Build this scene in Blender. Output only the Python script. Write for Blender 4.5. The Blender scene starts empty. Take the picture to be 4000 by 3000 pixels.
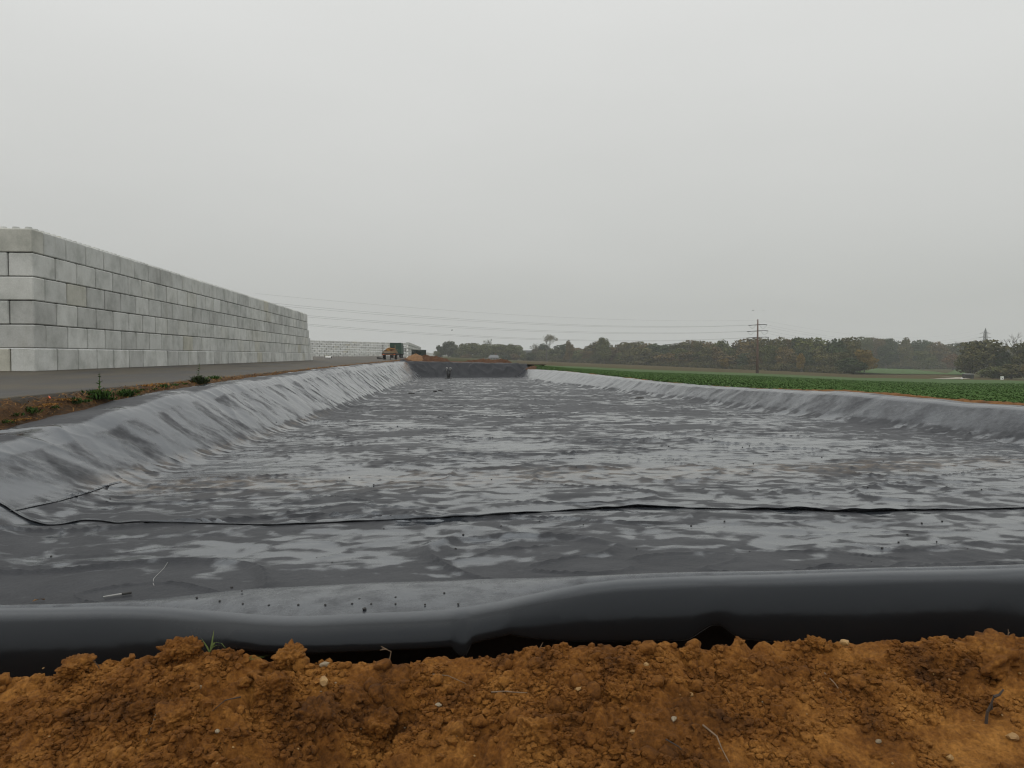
import bpy, bmesh, math, random
import numpy as np
from mathutils import Vector, Matrix, noise as mnoise

R = math.radians
rng = np.random.default_rng(7)
random.seed(7)
sc = bpy.context.scene
COL = sc.collection

# ------------------------------------------------------------------ camera, world, sun
F = 3000.0; CX, CY = 2000.0, 1500.0           # focal length and centre in photograph pixels
PITCH = math.atan(112 / F)
HZ = 1388.0
cam_d = bpy.data.cameras.new('camera'); cam = bpy.data.objects.new('camera', cam_d); COL.objects.link(cam)
cam_d.sensor_width = 36; cam_d.lens = 36 * F / 4000; cam_d.clip_end = 12000; cam_d.clip_start = .05
cam.rotation_euler = (math.pi / 2 - PITCH, 0, 0)
sc.camera = cam
cam_d.dof.use_dof = False

world = bpy.data.worlds.new('World'); sc.world = world; world.use_nodes = True
def build_world():
    nt = world.node_tree; N = nt.nodes; L = nt.links; N.clear()
    out = N.new('ShaderNodeOutputWorld')
    sky = N.new('ShaderNodeTexSky'); sky.sky_type = 'NISHITA'; sky.sun_disc = False
    sky.sun_elevation = R(60); sky.sun_rotation = R(200); sky.dust_density = 4; sky.air_density = 1
    b1 = N.new('ShaderNodeBackground'); b1.inputs['Strength'].default_value = .06
    L.new(sky.outputs[0], b1.inputs['Color'])
    tc = N.new('ShaderNodeTexCoord'); sep = N.new('ShaderNodeSeparateXYZ')
    L.new(tc.outputs['Generated'], sep.inputs[0])
    nz = N.new('ShaderNodeTexNoise'); nz.inputs['Scale'].default_value = 1.6; nz.inputs['Detail'].default_value = 4
    mp = N.new('ShaderNodeMapping'); mp.inputs['Scale'].default_value = (1, 1, 3.2)
    L.new(tc.outputs['Generated'], mp.inputs[0]); L.new(mp.outputs[0], nz.inputs['Vector'])
    # cloud deck: a little darker toward the horizon, soft uneven thickness
    m1 = N.new('ShaderNodeMath'); m1.operation = 'MULTIPLY_ADD'; m1.inputs[1].default_value = .16; m1.inputs[2].default_value = -.08
    L.new(nz.outputs['Fac'], m1.inputs[0])
    m2 = N.new('ShaderNodeMath'); m2.operation = 'ADD'
    L.new(sep.outputs['Z'], m2.inputs[0]); L.new(m1.outputs[0], m2.inputs[1])
    rp = N.new('ShaderNodeValToRGB'); e = rp.color_ramp.elements
    e[0].position = 0; e[0].color = (.50, .51, .49, 1)
    e[1].position = 1; e[1].color = (.94, .95, .935, 1)
    for p, c in ((.07, (.51, .52, .50)), (.14, (.57, .578, .558)), (.26, (.655, .662, .642)), (.42, (.75, .757, .74))):
        x = e.new(p); x.color = (*c, 1)
    L.new(m2.outputs[0], rp.inputs[0])
    b2 = N.new('ShaderNodeBackground'); b2.inputs['Strength'].default_value = 1.0
    L.new(rp.outputs[0], b2.inputs['Color'])
    mx = N.new('ShaderNodeMixShader'); mx.inputs[0].default_value = .96
    L.new(b1.outputs[0], mx.inputs[1]); L.new(b2.outputs[0], mx.inputs[2])
    L.new(mx.outputs[0], out.inputs['Surface'])
build_world()
sun_d = bpy.data.lights.new('sun', 'SUN'); sun_d.energy = 1.0; sun_d.angle = R(130); sun_d.color = (1, .97, .92)
sun = bpy.data.objects.new('sun', sun_d); COL.objects.link(sun)
sun.rotation_euler = (R(30), 0, R(-25))
sc.view_settings.view_transform = 'Standard'; sc.view_settings.look = 'None'
sc.view_settings.gamma = 1; sc.view_settings.use_curve_mapping = False
sc.view_settings.exposure = 0
sc.cycles.volume_bounces = 1
sc.cycles.max_bounces = 8
sc.cycles.filter_width = 1.15

# ------------------------------------------------------------------ helpers
cp, sp = math.cos(PITCH), math.sin(PITCH)
def ray(u, y):
    a = (u - CX) / F; b = (CY - y) / F
    return np.array([a, cp + b * sp, -sp + b * cp])
def at(u, y, d):
    r = ray(u, y); return r * (d / r[1])
TH = R(4.88); CT, ST = math.cos(TH), math.sin(TH)      # the pond runs a little left of the view
def to_pond(X, Y): return X * CT + Y * ST, -X * ST + Y * CT
def from_pond(xb, yb): return xb * CT - yb * ST, xb * ST + yb * CT
def on_lane(u, y, xb):
    r = ray(u, y); t = xb / (r[0] * CT + r[1] * ST); p = r * t
    return -p[0] * ST + p[1] * CT, p[2]

def _grad(ix, iy, dx, dy, seed):
    h = (ix * 374761393 + iy * 668265263 + seed * 1442695041) & 0xffffffff
    h = ((h ^ (h >> 13)) * 1274126177) & 0xffffffff
    a = ((h ^ (h >> 16)) & 0xffff) * (2 * math.pi / 65536)
    return np.cos(a) * dx + np.sin(a) * dy
def perlin(x, y, seed=0):
    x = np.asarray(x, float); y = np.asarray(y, float)
    xi = np.floor(x).astype(np.int64); yi = np.floor(y).astype(np.int64)
    xf = x - xi; yf = y - yi
    u = xf ** 3 * (xf * (xf * 6 - 15) + 10); v = yf ** 3 * (yf * (yf * 6 - 15) + 10)
    a = _grad(xi, yi, xf, yf, seed); b = _grad(xi + 1, yi, xf - 1, yf, seed)
    c = _grad(xi, yi + 1, xf, yf - 1, seed); d = _grad(xi + 1, yi + 1, xf - 1, yf - 1, seed)
    return ((a + (b - a) * u) + ((c + (d - c) * u) - (a + (b - a) * u)) * v) * 1.4
def fbm(x, y, seed=0, o=4, g=.5):
    s = 0; a = 1; f = 1
    for i in range(o):
        s = s + a * perlin(x * f, y * f, seed + i * 17); a *= g; f *= 2.03
    return s
def sstep(a, b, x):
    t = np.clip((x - a) / (b - a), 0, 1); return t * t * (3 - 2 * t)
def smax(a, b, k):
    h = np.clip(.5 + .5 * (a - b) / k, 0, 1); return b + (a - b) * h + k * h * (1 - h)
def smin(a, b, k): return -smax(-a, -b, k)
def interp(x, pts):
    p = sorted(pts); return np.interp(x, [a for a, b in p], [b for a, b in p])

def link(o, parent=None):
    COL.objects.link(o)
    if parent is not None: o.parent = parent
    return o
def tag(o, label=None, cat=None, group=None, kind=None):
    if label: o['label'] = label
    if cat: o['category'] = cat
    if group: o['group'] = group
    if kind: o['kind'] = kind
    return o
def thing(name, label, cat, loc=(0, 0, 0), rz=0, group=None):
    o = bpy.data.objects.new(name, None); link(o); o.location = loc; o.rotation_euler = (0, 0, rz)
    o.empty_display_size = .2
    return tag(o, label, cat, group)
def obj(name, me, mat=None, parent=None, loc=None, rot=None, scale=None):
    o = bpy.data.objects.new(name, me); link(o, parent)
    if mat is not None and len(me.materials) == 0: me.materials.append(mat)
    if loc is not None: o.location = loc
    if rot is not None: o.rotation_euler = rot
    if scale is not None: o.scale = scale if hasattr(scale, '__len__') else (scale,) * 3
    return o
def quads_mesh(name, V, Q, smooth=False):
    me = bpy.data.meshes.new(name); V = np.asarray(V, np.float32).reshape(-1, 3); Q = np.asarray(Q, np.int32)
    k = Q.shape[1]
    me.vertices.add(len(V)); me.vertices.foreach_set('co', V.ravel())
    me.loops.add(Q.size); me.loops.foreach_set('vertex_index', Q.ravel())
    me.polygons.add(len(Q)); me.polygons.foreach_set('loop_start', np.arange(0, Q.size, k, dtype=np.int32))
    try: me.polygons.foreach_set('loop_total', np.full(len(Q), k, np.int32))
    except Exception: pass
    me.update(calc_edges=True)
    me.polygons.foreach_set('use_smooth', np.full(len(Q), bool(smooth)))
    return me
def grid_idx(nr, nc):
    i = np.arange(nr - 1)[:, None] * nc + np.arange(nc - 1)[None, :]
    return np.stack([i, i + 1, i + nc + 1, i + nc], -1).reshape(-1, 4)
def grid_mesh(name, X, Y, Z, smooth=True, flip=False):
    nr, nc = X.shape; Q = grid_idx(nr, nc)
    if flip: Q = Q[:, ::-1]
    return quads_mesh(name, np.stack([X, Y, Z], -1), Q, smooth)
def attr(me, name, a):
    t = me.attributes.new(name, 'FLOAT', 'POINT'); t.data.foreach_set('value', np.asarray(a, np.float32).ravel())

class MB:
    """collects simple solids in one bmesh"""
    def __init__(s): s.b = bmesh.new()
    def box(s, c, d, rz=0, rx=0, ry=0, bev=0):
        M = Matrix.Translation(Vector(c)) @ Matrix.Rotation(rz, 4, 'Z') @ Matrix.Rotation(rx, 4, 'X') @ Matrix.Rotation(ry, 4, 'Y') @ Matrix.Diagonal((*d, 1))
        r = bmesh.ops.create_cube(s.b, size=1, matrix=M)
        if bev:
            es = list({e for v in r['verts'] for e in v.link_edges})
            bmesh.ops.bevel(s.b, geom=es, offset=bev, segments=1, affect='EDGES', profile=.5)
        return s
    def tube(s, a, b, r1, r2=None, n=10, caps=True):
        a = Vector(a); b = Vector(b); r2 = r1 if r2 is None else r2
        q = (b - a).to_track_quat('Z', 'Y').to_matrix().to_4x4()
        M = Matrix.Translation((a + b) / 2) @ q
        bmesh.ops.create_cone(s.b, cap_ends=caps, segments=n, radius1=r1, radius2=max(r2, 1e-4), depth=(b - a).length, matrix=M)
        return s
    def path(s, pts, rs, n=6):
        pts = [Vector(p) for p in pts]
        if not hasattr(rs, '__len__'): rs = [rs] * len(pts)
        prev = None
        for i, p in enumerate(pts):
            t = (pts[min(i + 1, len(pts) - 1)] - pts[max(i - 1, 0)]).normalized()
            up = Vector((0, 0, 1)) if abs(t.z) < .9 else Vector((1, 0, 0))
            x = t.cross(up).normalized(); y = x.cross(t)
            ring = [s.b.verts.new(p + (x * math.cos(k * 2 * math.pi / n) + y * math.sin(k * 2 * math.pi / n)) * rs[i]) for k in range(n)]
            if prev:
                for k in range(n): s.b.faces.new((prev[k], prev[(k + 1) % n], ring[(k + 1) % n], ring[k]))
            else: first = ring
            prev = ring
        s.b.faces.new(first[::-1]); s.b.faces.new(prev)
        return s
    def prism(s, prof, y0, y1):
        a = [s.b.verts.new((x, y0, z)) for x, z in prof]; b = [s.b.verts.new((x, y1, z)) for x, z in prof]
        n = len(prof); s.b.faces.new(a); s.b.faces.new(b[::-1])
        for k in range(n): s.b.faces.new((a[(k + 1) % n], a[k], b[k], b[(k + 1) % n]))
        return s
    def ball(s, c, r, sub=1, sq=(1, 1, 1)):
        bmesh.ops.create_icosphere(s.b, subdivisions=sub, radius=1, matrix=Matrix.Translation(Vector(c)) @ Matrix.Diagonal((r * sq[0], r * sq[1], r * sq[2], 1)))
        return s
    def mesh(s, name, smooth=False):
        bmesh.ops.recalc_face_normals(s.b, faces=s.b.faces)
        me = bpy.data.meshes.new(name); s.b.to_mesh(me); s.b.free()
        if smooth:
            for p in me.polygons: p.use_smooth = True
        return me
    def build(s, name, mat, parent=None, loc=None, rot=None, smooth=False):
        return obj(name, s.mesh(name, smooth), mat, parent, loc, rot)

# ------------------------------------------------------------------ materials
def node_mat(name):
    m = bpy.data.materials.new(name); m.use_nodes = True
    nt = m.node_tree; b = nt.nodes['Principled BSDF']
    return m, nt, b
def pos(nt, scale=(1, 1, 1)):
    g = nt.nodes.new('ShaderNodeNewGeometry'); mp = nt.nodes.new('ShaderNodeMapping')
    mp.inputs['Scale'].default_value = scale
    nt.links.new(g.outputs['Position'], mp.inputs[0]); return mp.outputs[0]
def tnoise(nt, vec, scale, detail=4, rough=.55):
    n = nt.nodes.new('ShaderNodeTexNoise'); n.inputs['Scale'].default_value = scale
    n.inputs['Detail'].default_value = detail; n.inputs['Roughness'].default_value = rough
    nt.links.new(vec, n.inputs['Vector']); return n.outputs['Fac']
def ramp(nt, fac, stops):
    r = nt.nodes.new('ShaderNodeValToRGB'); e = r.color_ramp.elements
    e[0].position, e[0].color = stops[0][0], (*stops[0][1], 1)
    e[1].position, e[1].color = stops[-1][0], (*stops[-1][1], 1)
    for p, c in stops[1:-1]:
        x = e.new(p); x.color = (*c, 1)
    nt.links.new(fac, r.inputs[0]); return r.outputs[0]
def mixc(nt, fac, a, b, mode='MIX'):
    m = nt.nodes.new('ShaderNodeMix'); m.data_type = 'RGBA'; m.blend_type = mode
    for i, v in ((0, fac), (6, a), (7, b)):
        if isinstance(v, (int, float)): m.inputs[i].default_value = v
        elif isinstance(v, tuple): m.inputs[i].default_value = (*v, 1)
        else: nt.links.new(v, m.inputs[i])
    return m.outputs[2]
def math_(nt, op, a, b=None, c=None, clamp=False):
    m = nt.nodes.new('ShaderNodeMath'); m.operation = op; m.use_clamp = clamp
    for i, v in enumerate((a, b, c)):
        if v is None: continue
        if isinstance(v, (int, float)): m.inputs[i].default_value = v
        else: nt.links.new(v, m.inputs[i])
    return m.outputs[0]
def bump(nt, b, h, strength=.3, dist=.02):
    n = nt.nodes.new('ShaderNodeBump'); n.inputs['Strength'].default_value = strength; n.inputs['Distance'].default_value = dist
    nt.links.new(h, n.inputs['Height']); nt.links.new(n.outputs[0], b.inputs['Normal'])
def attr_node(nt, name):
    a = nt.nodes.new('ShaderNodeAttribute'); a.attribute_name = name; return a.outputs['Fac']
def plain(name, c1, c2=None, rough=.7, scale=3, bstr=0, bscale=40, bdist=.01, metal=0, rand=0, spec=.5, detail=5):
    """two-tone mottled surface"""
    m, nt, b = node_mat(name); c2 = c2 or tuple(x * .7 for x in c1)
    f = tnoise(nt, pos(nt), scale, detail)
    col = ramp(nt, f, [(.3, c1), (.7, c2)])
    if rand:
        oi = nt.nodes.new('ShaderNodeObjectInfo')
        v = math_(nt, 'MULTIPLY_ADD', oi.outputs['Random'], 2 * rand, 1 - rand)
        hs = nt.nodes.new('ShaderNodeHueSaturation'); nt.links.new(v, hs.inputs['Value']); nt.links.new(col, hs.inputs['Color'])
        col = hs.outputs[0]
    nt.links.new(col, b.inputs['Base Color'])
    b.inputs['Roughness'].default_value = rough; b.inputs['Metallic'].default_value = metal
    b.inputs['Specular IOR Level'].default_value = spec
    if bstr: bump(nt, b, tnoise(nt, pos(nt), bscale, 5, .6), bstr, bdist)
    return m

def m_concrete():
    m, nt, b = node_mat('concrete')
    P = pos(nt)
    oi = nt.nodes.new('ShaderNodeObjectInfo')
    base = ramp(nt, oi.outputs['Random'], [(0, (.395, .40, .385)), (.25, (.51, .52, .50)), (.5, (.44, .45, .435)), (.75, (.56, .57, .55)), (.94, (.50, .505, .475)), (1, (.44, .43, .365))])
    blot = tnoise(nt, P, 1.3, 6, .6)
    c = mixc(nt, 1.0, base, ramp(nt, blot, [(.28, (.68, .69, .67)), (.5, (.97, .97, .96)), (.72, (1.14, 1.14, 1.14))]), 'MULTIPLY')
    streak = tnoise(nt, pos(nt, (2.2, 2.2, .35)), 1, 5, .65)
    c = mixc(nt, ramp(nt, streak, [(.55, (0, 0, 0)), (.8, (.4, .4, .4))]), c, (.21, .20, .14))
    fine = tnoise(nt, P, 22, 6, .7)
    c = mixc(nt, 1.0, c, ramp(nt, fine, [(.3, (.86, .86, .86)), (.7, (1.08, 1.08, 1.08))]), 'MULTIPLY')
    nt.links.new(c, b.inputs['Base Color']); b.inputs['Roughness'].default_value = .85
    bump(nt, b, tnoise(nt, P, 30, 6, .7), .25, .015)
    return m
def m_liner():
    m, nt, b = node_mat('black_liner')
    P = pos(nt)
    wet = attr_node(nt, 'wet'); silt = attr_node(nt, 'silt')
    n = tnoise(nt, P, 9, 5, .62); sk = tnoise(nt, P, 90, 2, .5)
    w = math_(nt, 'ADD', wet, math_(nt, 'MULTIPLY_ADD', n, .32, -.16)); w = math_(nt, 'ADD', w, math_(nt, 'MULTIPLY_ADD', sk, .2, -.10))
    mr = nt.nodes.new('ShaderNodeMapRange'); mr.interpolation_type = 'SMOOTHSTEP'
    mr.inputs[1].default_value = .28; mr.inputs[2].default_value = .72
    nt.links.new(w, mr.inputs[0]); W = mr.outputs[0]
    dust_shade = tnoise(nt, P, 1.1, 6, .65)
    dry = ramp(nt, dust_shade, [(.3, (.023, .024, .0275)), (.7, (.045, .0465, .051))])
    spk = tnoise(nt, P, 70, 2, .5)
    dry = mixc(nt, 1.0, dry, ramp(nt, spk, [(.35, (.75, .75, .75)), (.65, (1.2, 1.2, 1.2))]), 'MULTIPLY')
    dry = mixc(nt, attr_node(nt, 'dust_shade'), (.012, .0125, .0135), dry)  # where the mask is low, the near roll's shade goes into the colour
    col = mixc(nt, W, dry, mixc(nt, attr_node(nt, 'dust_shade'), (.010, .011, .0125), (.028, .032, .038)))
    sf = math_(nt, 'MULTIPLY', silt, ramp(nt, tnoise(nt, P, 3.0, 5, .65), [(.42, (0, 0, 0)), (.62, (1, 1, 1))]))
    col = mixc(nt, sf, col, (.30, .23, .16))
    nt.links.new(col, b.inputs['Base Color'])
    r = math_(nt, 'MULTIPLY_ADD', W, -.36, .48); r = math_(nt, 'ADD', r, math_(nt, 'MULTIPLY_ADD', attr_node(nt, 'dust_shade'), -.10, .10))
    nt.links.new(r, b.inputs['Roughness'])
    b.inputs['IOR'].default_value = 1.75
    sl = math_(nt, 'MULTIPLY_ADD', W, .60, .09)
    sl = math_(nt, 'MULTIPLY', sl, math_(nt, 'MULTIPLY_ADD', attr_node(nt, 'dust_shade'), .82, .18))
    nt.links.new(sl, b.inputs['Specular IOR Level']); b.inputs['Specular Tint'].default_value = (.86, .925, 1.0, 1)
    h = math_(nt, 'ADD', math_(nt, 'MULTIPLY', tnoise(nt, P, 2.6, 4, .6), 2.6), math_(nt, 'MULTIPLY', tnoise(nt, P, 11, 4, .6), .7))
    bn = nt.nodes.new('ShaderNodeBump'); bn.inputs['Distance'].default_value = .02; nt.links.new(h, bn.inputs['Height'])
    nt.links.new(math_(nt, 'MULTIPLY_ADD', W, -.26, .34), bn.inputs['Strength']); nt.links.new(bn.outputs[0], b.inputs['Normal'])
    return m
def m_soil(name='ochre_soil', k=1.0, dark=(.038, .0142, .0035), mid=(.185, .073, .0130), light=(.37, .170, .038)):
    m, nt, b = node_mat(name); P = pos(nt)
    f = tnoise(nt, P, 3.5, 8, .68)
    col = ramp(nt, f, [(.30, tuple(k * x for x in dark)), (.5, tuple(k * x for x in mid)), (.72, tuple(k * x for x in light))])
    g = tnoise(nt, P, 60, 5, .7)
    col = mixc(nt, 1.0, col, ramp(nt, g, [(.3, (.5, .46, .42)), (.7, (1.3, 1.3, 1.3))]), 'MULTIPLY')
    nt.links.new(col, b.inputs['Base Color']); b.inputs['Roughness'].default_value = .9
    b.inputs['Specular IOR Level'].default_value = .2
    h = math_(nt, 'ADD', tnoise(nt, P, 45, 6, .75), math_(nt, 'MULTIPLY', tnoise(nt, P, 160, 4, .7), .4))
    bump(nt, b, h, .9, .012)
    return m
def m_asphalt():
    m, nt, b = node_mat('yard_asphalt'); P = pos(nt)
    f = tnoise(nt, pos(nt, (.5, .12, 1)), 1.0, 6, .6)
    col = ramp(nt, f, [(.3, (.050, .046, .038)), (.48, (.078, .066, .046)), (.6, (.042, .039, .035)), (.72, (.062, .057, .049))])
    g = tnoise(nt, P, 45, 5, .75)
    col = mixc(nt, 1.0, col, ramp(nt, g, [(.3, (.72, .72, .72)), (.7, (1.2, 1.2, 1.2))]), 'MULTIPLY')
    nt.links.new(col, b.inputs['Base Color'])
    nt.links.new(math_(nt, 'MULTIPLY_ADD', f, -.5, .95), b.inputs['Roughness'])
    b.inputs['Specular IOR Level'].default_value = .35
    bump(nt, b, g, .5, .01)
    return m
def m_verge():
    m, nt, b = node_mat('verge_earth'); P = pos(nt)
    v = attr_node(nt, 'across')
    n = tnoise(nt, P, 2.2, 6, .7)
    t = math_(nt, 'ADD', v, math_(nt, 'MULTIPLY_ADD', n, 1.3, -.65))
    col = ramp(nt, t, [(.18, (.050, .044, .038)), (.36, (.055, .043, .03)), (.46, (.13, .066, .025)), (.54, (.065, .036, .018)), (.7, (.11, .055, .02)), (.8, (.05, .032, .017)), (.95, (.075, .04, .018))])
    g = tnoise(nt, P, 25, 6, .75)
    col = mixc(nt, 1.0, col, ramp(nt, g, [(.3, (.55, .55, .55)), (.7, (1.3, 1.3, 1.3))]), 'MULTIPLY')
    nt.links.new(col, b.inputs['Base Color']); b.inputs['Roughness'].default_value = .9
    b.inputs['Specular IOR Level'].default_value = .2
    bump(nt, b, g, .9, .04)
    return m
def m_leaf(name, c1, c2, c3, scale=.6, rand=.18):
    m, nt, b = node_mat(name)
    f = tnoise(nt, pos(nt), scale, 5, .7)
    col = ramp(nt, f, [(.3, c1), (.5, c2), (.7, c3)])
    oi = nt.nodes.new('ShaderNodeObjectInfo')
    hs = nt.nodes.new('ShaderNodeHueSaturation')
    nt.links.new(math_(nt, 'MULTIPLY_ADD', oi.outputs['Random'], 2 * rand, 1 - rand), hs.inputs['Value'])
    nt.links.new(col, hs.inputs['Color'])
    nt.links.new(hs.outputs[0], b.inputs['Base Color'])
    b.inputs['Roughness'].default_value = .9; b.inputs['Specular IOR Level'].default_value = .06
    return m

M = dict(
    rim=m_soil('rim_soil', .85, (.10, .045, .015), (.20, .09, .025), (.32, .16, .05)),
    concrete=m_concrete(), liner=m_liner(), soil=m_soil(), asphalt=m_asphalt(), verge=m_verge(),
    clod=m_soil('clod_soil', .95), heap=m_soil('heap_soil', .62, (.07, .03, .015), (.14, .066, .030), (.21, .10, .042)),
    sand=m_soil('sand_soil', .75, (.22, .12, .06), (.30, .175, .09), (.38, .23, .125)),
    crop=m_leaf('crop_leaf', (.048, .088, .030), (.074, .132, .041), (.115, .172, .063), 1.8, 0),
    field=m_leaf('crop_ground', (.046, .080, .029), (.063, .108, .037), (.08, .124, .048), .35, 0),
    far_crop=m_leaf('far_crop', (.05, .09, .03), (.06, .105, .033), (.07, .11, .035), .05, 0),
    stubble=plain('stubble', (.085, .064, .030), (.060, .050, .024), 1, .05, .3, 2, .1, spec=.03),
    ground=plain('rough_grass', (.05, .06, .025), (.075, .063, .032), 1, .03, spec=.03),
    track=plain('chalk_track', (.34, .31, .25), (.24, .22, .17), .9, .4),
    hill=plain('far_hill', (.06, .075, .05), (.09, .085, .06), 1, .004, spec=.03),
    oak=m_leaf('oak_leaf', (.042, .047, .019), (.085, .080, .031), (.13, .108, .042), .22),
    brown=m_leaf('brown_leaf', (.062, .052, .023), (.112, .084, .034), (.16, .11, .042), .22),
    olive=m_leaf('olive_leaf', (.048, .061, .022), (.088, .098, .034), (.125, .12, .042), .22),
    green=m_leaf('green_leaf', (.026, .038, .018), (.045, .062, .026), (.066, .082, .034), .22),
    gold=m_leaf('gold_leaf', (.10, .072, .02), (.16, .11, .028), (.20, .13, .03), .3),
    rust=m_leaf('rust_leaf', (.085, .048, .022), (.13, .07, .028), (.15, .085, .035), .3),
    bark=plain('bark', (.09, .08, .065), (.05, .045, .038), .9, 2),
    weed=m_leaf('weed_leaf', (.022, .05, .012), (.038, .078, .018), (.065, .10, .028), 3),
    grass=m_leaf('grass_blade', (.10, .14, .05), (.14, .18, .06), (.20, .22, .09), 20),
    dead=m_leaf('dead_grass', (.17, .10, .035), (.26, .135, .042), (.22, .12, .05), 2.5),
    twig=plain('dry_twig', (.22, .15, .09), (.13, .085, .05), .8, 30),
    dtwig=plain('dark_twig', (.05, .035, .025), (.03, .02, .015), .8, 30),
    flint=plain('flint', (.36, .22, .075), (.24, .13, .045), .6, 35, .3, 90, .005),
    pale=plain('pale_stone', (.27, .22, .145), (.19, .145, .09), .6, 35, .3, 90, .005),
    pebble=plain('dark_pebble', (.035, .032, .03), (.02, .02, .02), .6, 60),
    steel=plain('weathered_steel', (.115, .062, .045), (.085, .045, .032), .8, .8),
    galv=plain('galvanised_steel', (.16, .165, .165), (.11, .115, .115), .6, 1),
    insul=plain('insulator_glass', (.05, .055, .05), (.03, .035, .03), .3, 5),
    wire=plain('wire_metal', (.10, .10, .10), (.08, .08, .08), .6, 1),
    gpaint=plain('green_paint', (.018, .060, .036), (.012, .042, .026), .5, 1.5, .2, 30, .01),
    gdark=plain('dark_green_paint', (.012, .026, .018), (.008, .016, .012), .6, 2),
    black=plain('black_steel', (.015, .014, .013), (.03, .025, .02), .6, 6),
    rubber=plain('rubber', (.018, .018, .018), (.012, .012, .012), .8, 8),
    yellow=plain('yellow_paint', (.36, .18, .02), (.22, .105, .015), .5, 4),
    rusty=plain('rusty_steel', (.17, .075, .03), (.10, .05, .025), .85, 5),
    wood=plain('sawn_timber', (.29, .20, .11), (.20, .13, .07), .8, 6),
    white=plain('white_plastic', (.78, .78, .76), (.62, .62, .60), .5, 3),
    dpipe=plain('black_pipe', (.012, .012, .013), (.02, .02, .02), .3, 6),
    slate=plain('zinc_roof', (.15, .16, .165), (.12, .125, .13), .6, .8),
    render=plain('house_render', (.17, .165, .15), (.13, .125, .115), .85, .7),
    glass=plain('window_glass', (.04, .045, .05), (.03, .03, .035), .2, 1),
    orange=plain('orange_marker', (.75, .13, .03), (.6, .10, .03), .6, 20),
    bird=plain('bird_feather', (.02, .02, .022), (.03, .03, .03), .7, 5),
    leafb=plain('dead_leaf', (.25, .14, .06), (.16, .09, .04), .8, 40),
    string=plain('pale_string', (.36, .36, .35), (.28, .28, .27), .7, 40),
    ink=plain('sign_ink', (.03, .03, .03), (.04, .04, .04), .6, 5),
)

# ------------------------------------------------------------------ terrain tables (distance, picture height) per bearing
TT = {
    1590: [(124, 1413), (200, 1401), (400, 1394.5), (800, 1391.5), (1500, 1390), (4000, 1389)],
    1800: [(124, 1415), (200, 1408), (400, 1401), (800, 1396), (1500, 1392), (4000, 1389)],
    2050: [(124, 1424), (200, 1427), (320, 1422), (500, 1414), (800, 1408), (1500, 1400), (4000, 1391)],
    2250: [(80, 1452), (130, 1444), (330, 1431), (450, 1424), (700, 1417), (1500, 1408), (4000, 1394)],
    2500: [(60, 1476), (100, 1463), (200, 1451), (310, 1443), (420, 1436), (600, 1426), (1500, 1415), (4000, 1397)],
    3000: [(36, 1504), (60, 1492), (120, 1475), (250, 1465), (335, 1460), (420, 1453), (510, 1447), (1000, 1436), (4000, 1400)],
    3340: [(28, 1532), (50, 1512), (100, 1494), (200, 1483), (320, 1476), (430, 1463), (560, 1456), (760, 1441), (4000, 1402)],
    3700: [(23, 1570), (40, 1540), (70, 1520), (130, 1501), (220, 1488), (310, 1481), (430, 1463), (720, 1443), (4000, 1404)],
    4000: [(20, 1592), (32, 1560), (60, 1527), (110, 1506), (200, 1492), (300, 1487), (420, 1482), (900, 1462), (4000, 1404)],
}
TU = sorted(TT)
def terr_y(u, d):
    """picture height of the bare land at bearing u and distance d"""
    u = np.asarray(u, float); d = np.asarray(d, float)
    u, d = np.broadcast_arrays(u, d)
    cols = np.stack([np.interp(np.log(d), np.log([a for a, _ in TT[k]]), [b for _, b in TT[k]]) for k in TU], -1)
    uu = np.clip(u, TU[0], TU[-1]); j = np.clip(np.searchsorted(TU, uu, side='right') - 1, 0, len(TU) - 2)
    a = np.array(TU)[j]; b = np.array(TU)[j + 1]; t = (uu - a) / (b - a)
    return np.take_along_axis(cols, j[..., None], -1)[..., 0] * (1 - t) + np.take_along_axis(cols, (j + 1)[..., None], -1)[..., 0] * t
def terr_z(X, Y):
    d = np.maximum(np.asarray(Y, float), 5.0); u = CX + F * np.asarray(X, float) / d
    far = np.hypot(X, Y)
    dd = np.where(u > 4000, far * .832, d); dd = np.where(u < 1590, far, dd)
    dd = np.clip(dd, 15, 4200)
    y = terr_y(u, dd)
    return -(y - HZ) / F * dd
def land(u, y):
    """world point where bearing u meets the land at picture height y"""
    ds = np.exp(np.linspace(np.log(25), np.log(3000), 900)); ys = terr_y(np.full_like(ds, u), ds)
    i = int(np.argmin(np.abs(ys - y))); d = ds[i]
    return np.array([(u - CX) / F * d, d, float(terr_z((u - CX) / F * d, d))])

# ------------------------------------------------------------------ the pond: edges
LC = [on_lane(u, y, -6.3) for u, y in ((0, 1718), (290, 1649), (520, 1580), (700, 1533), (850, 1506), (1000, 1481), (1150, 1459), (1300, 1441), (1400, 1428), (1500, 1417), (1590, 1412))]
LC = [(2, -1.25)] + LC + [(130, -.99)]
LE = [on_lane(u, y, -7.15) for u, y in ((0, 1684), (362, 1592), (640, 1526), (900, 1489), (1200, 1448), (1420, 1423), (1560, 1411))]
LE = [(2, -1.30)] + LE + [(130, -.95)]
XR_P = [(0, 15.2), (18, 14.6), (31.6, 13.7), (51.6, 13.2), (82, 12.6), (121, 12.16), (140, 12.0)]
def rc():
    out = []
    for u, y in ((4000, 1590), (3700, 1571), (3500, 1552), (3347, 1537), (3100, 1524), (2880, 1518), (2600, 1497), (2400, 1474), (2200, 1451), (2100, 1444), (2035, 1441)):
        r = ray(u, y); ts = np.linspace(5, 200, 6000); xb, yb = to_pond(r[0] * ts, r[1] * ts)
        i = int(np.argmin(np.abs(xb - interp(yb, XR_P)))); out.append((yb[i], r[2] * ts[i]))
    return [(0, -1.24)] + out + [(140, out[-1][1])]
RC = rc()
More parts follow.
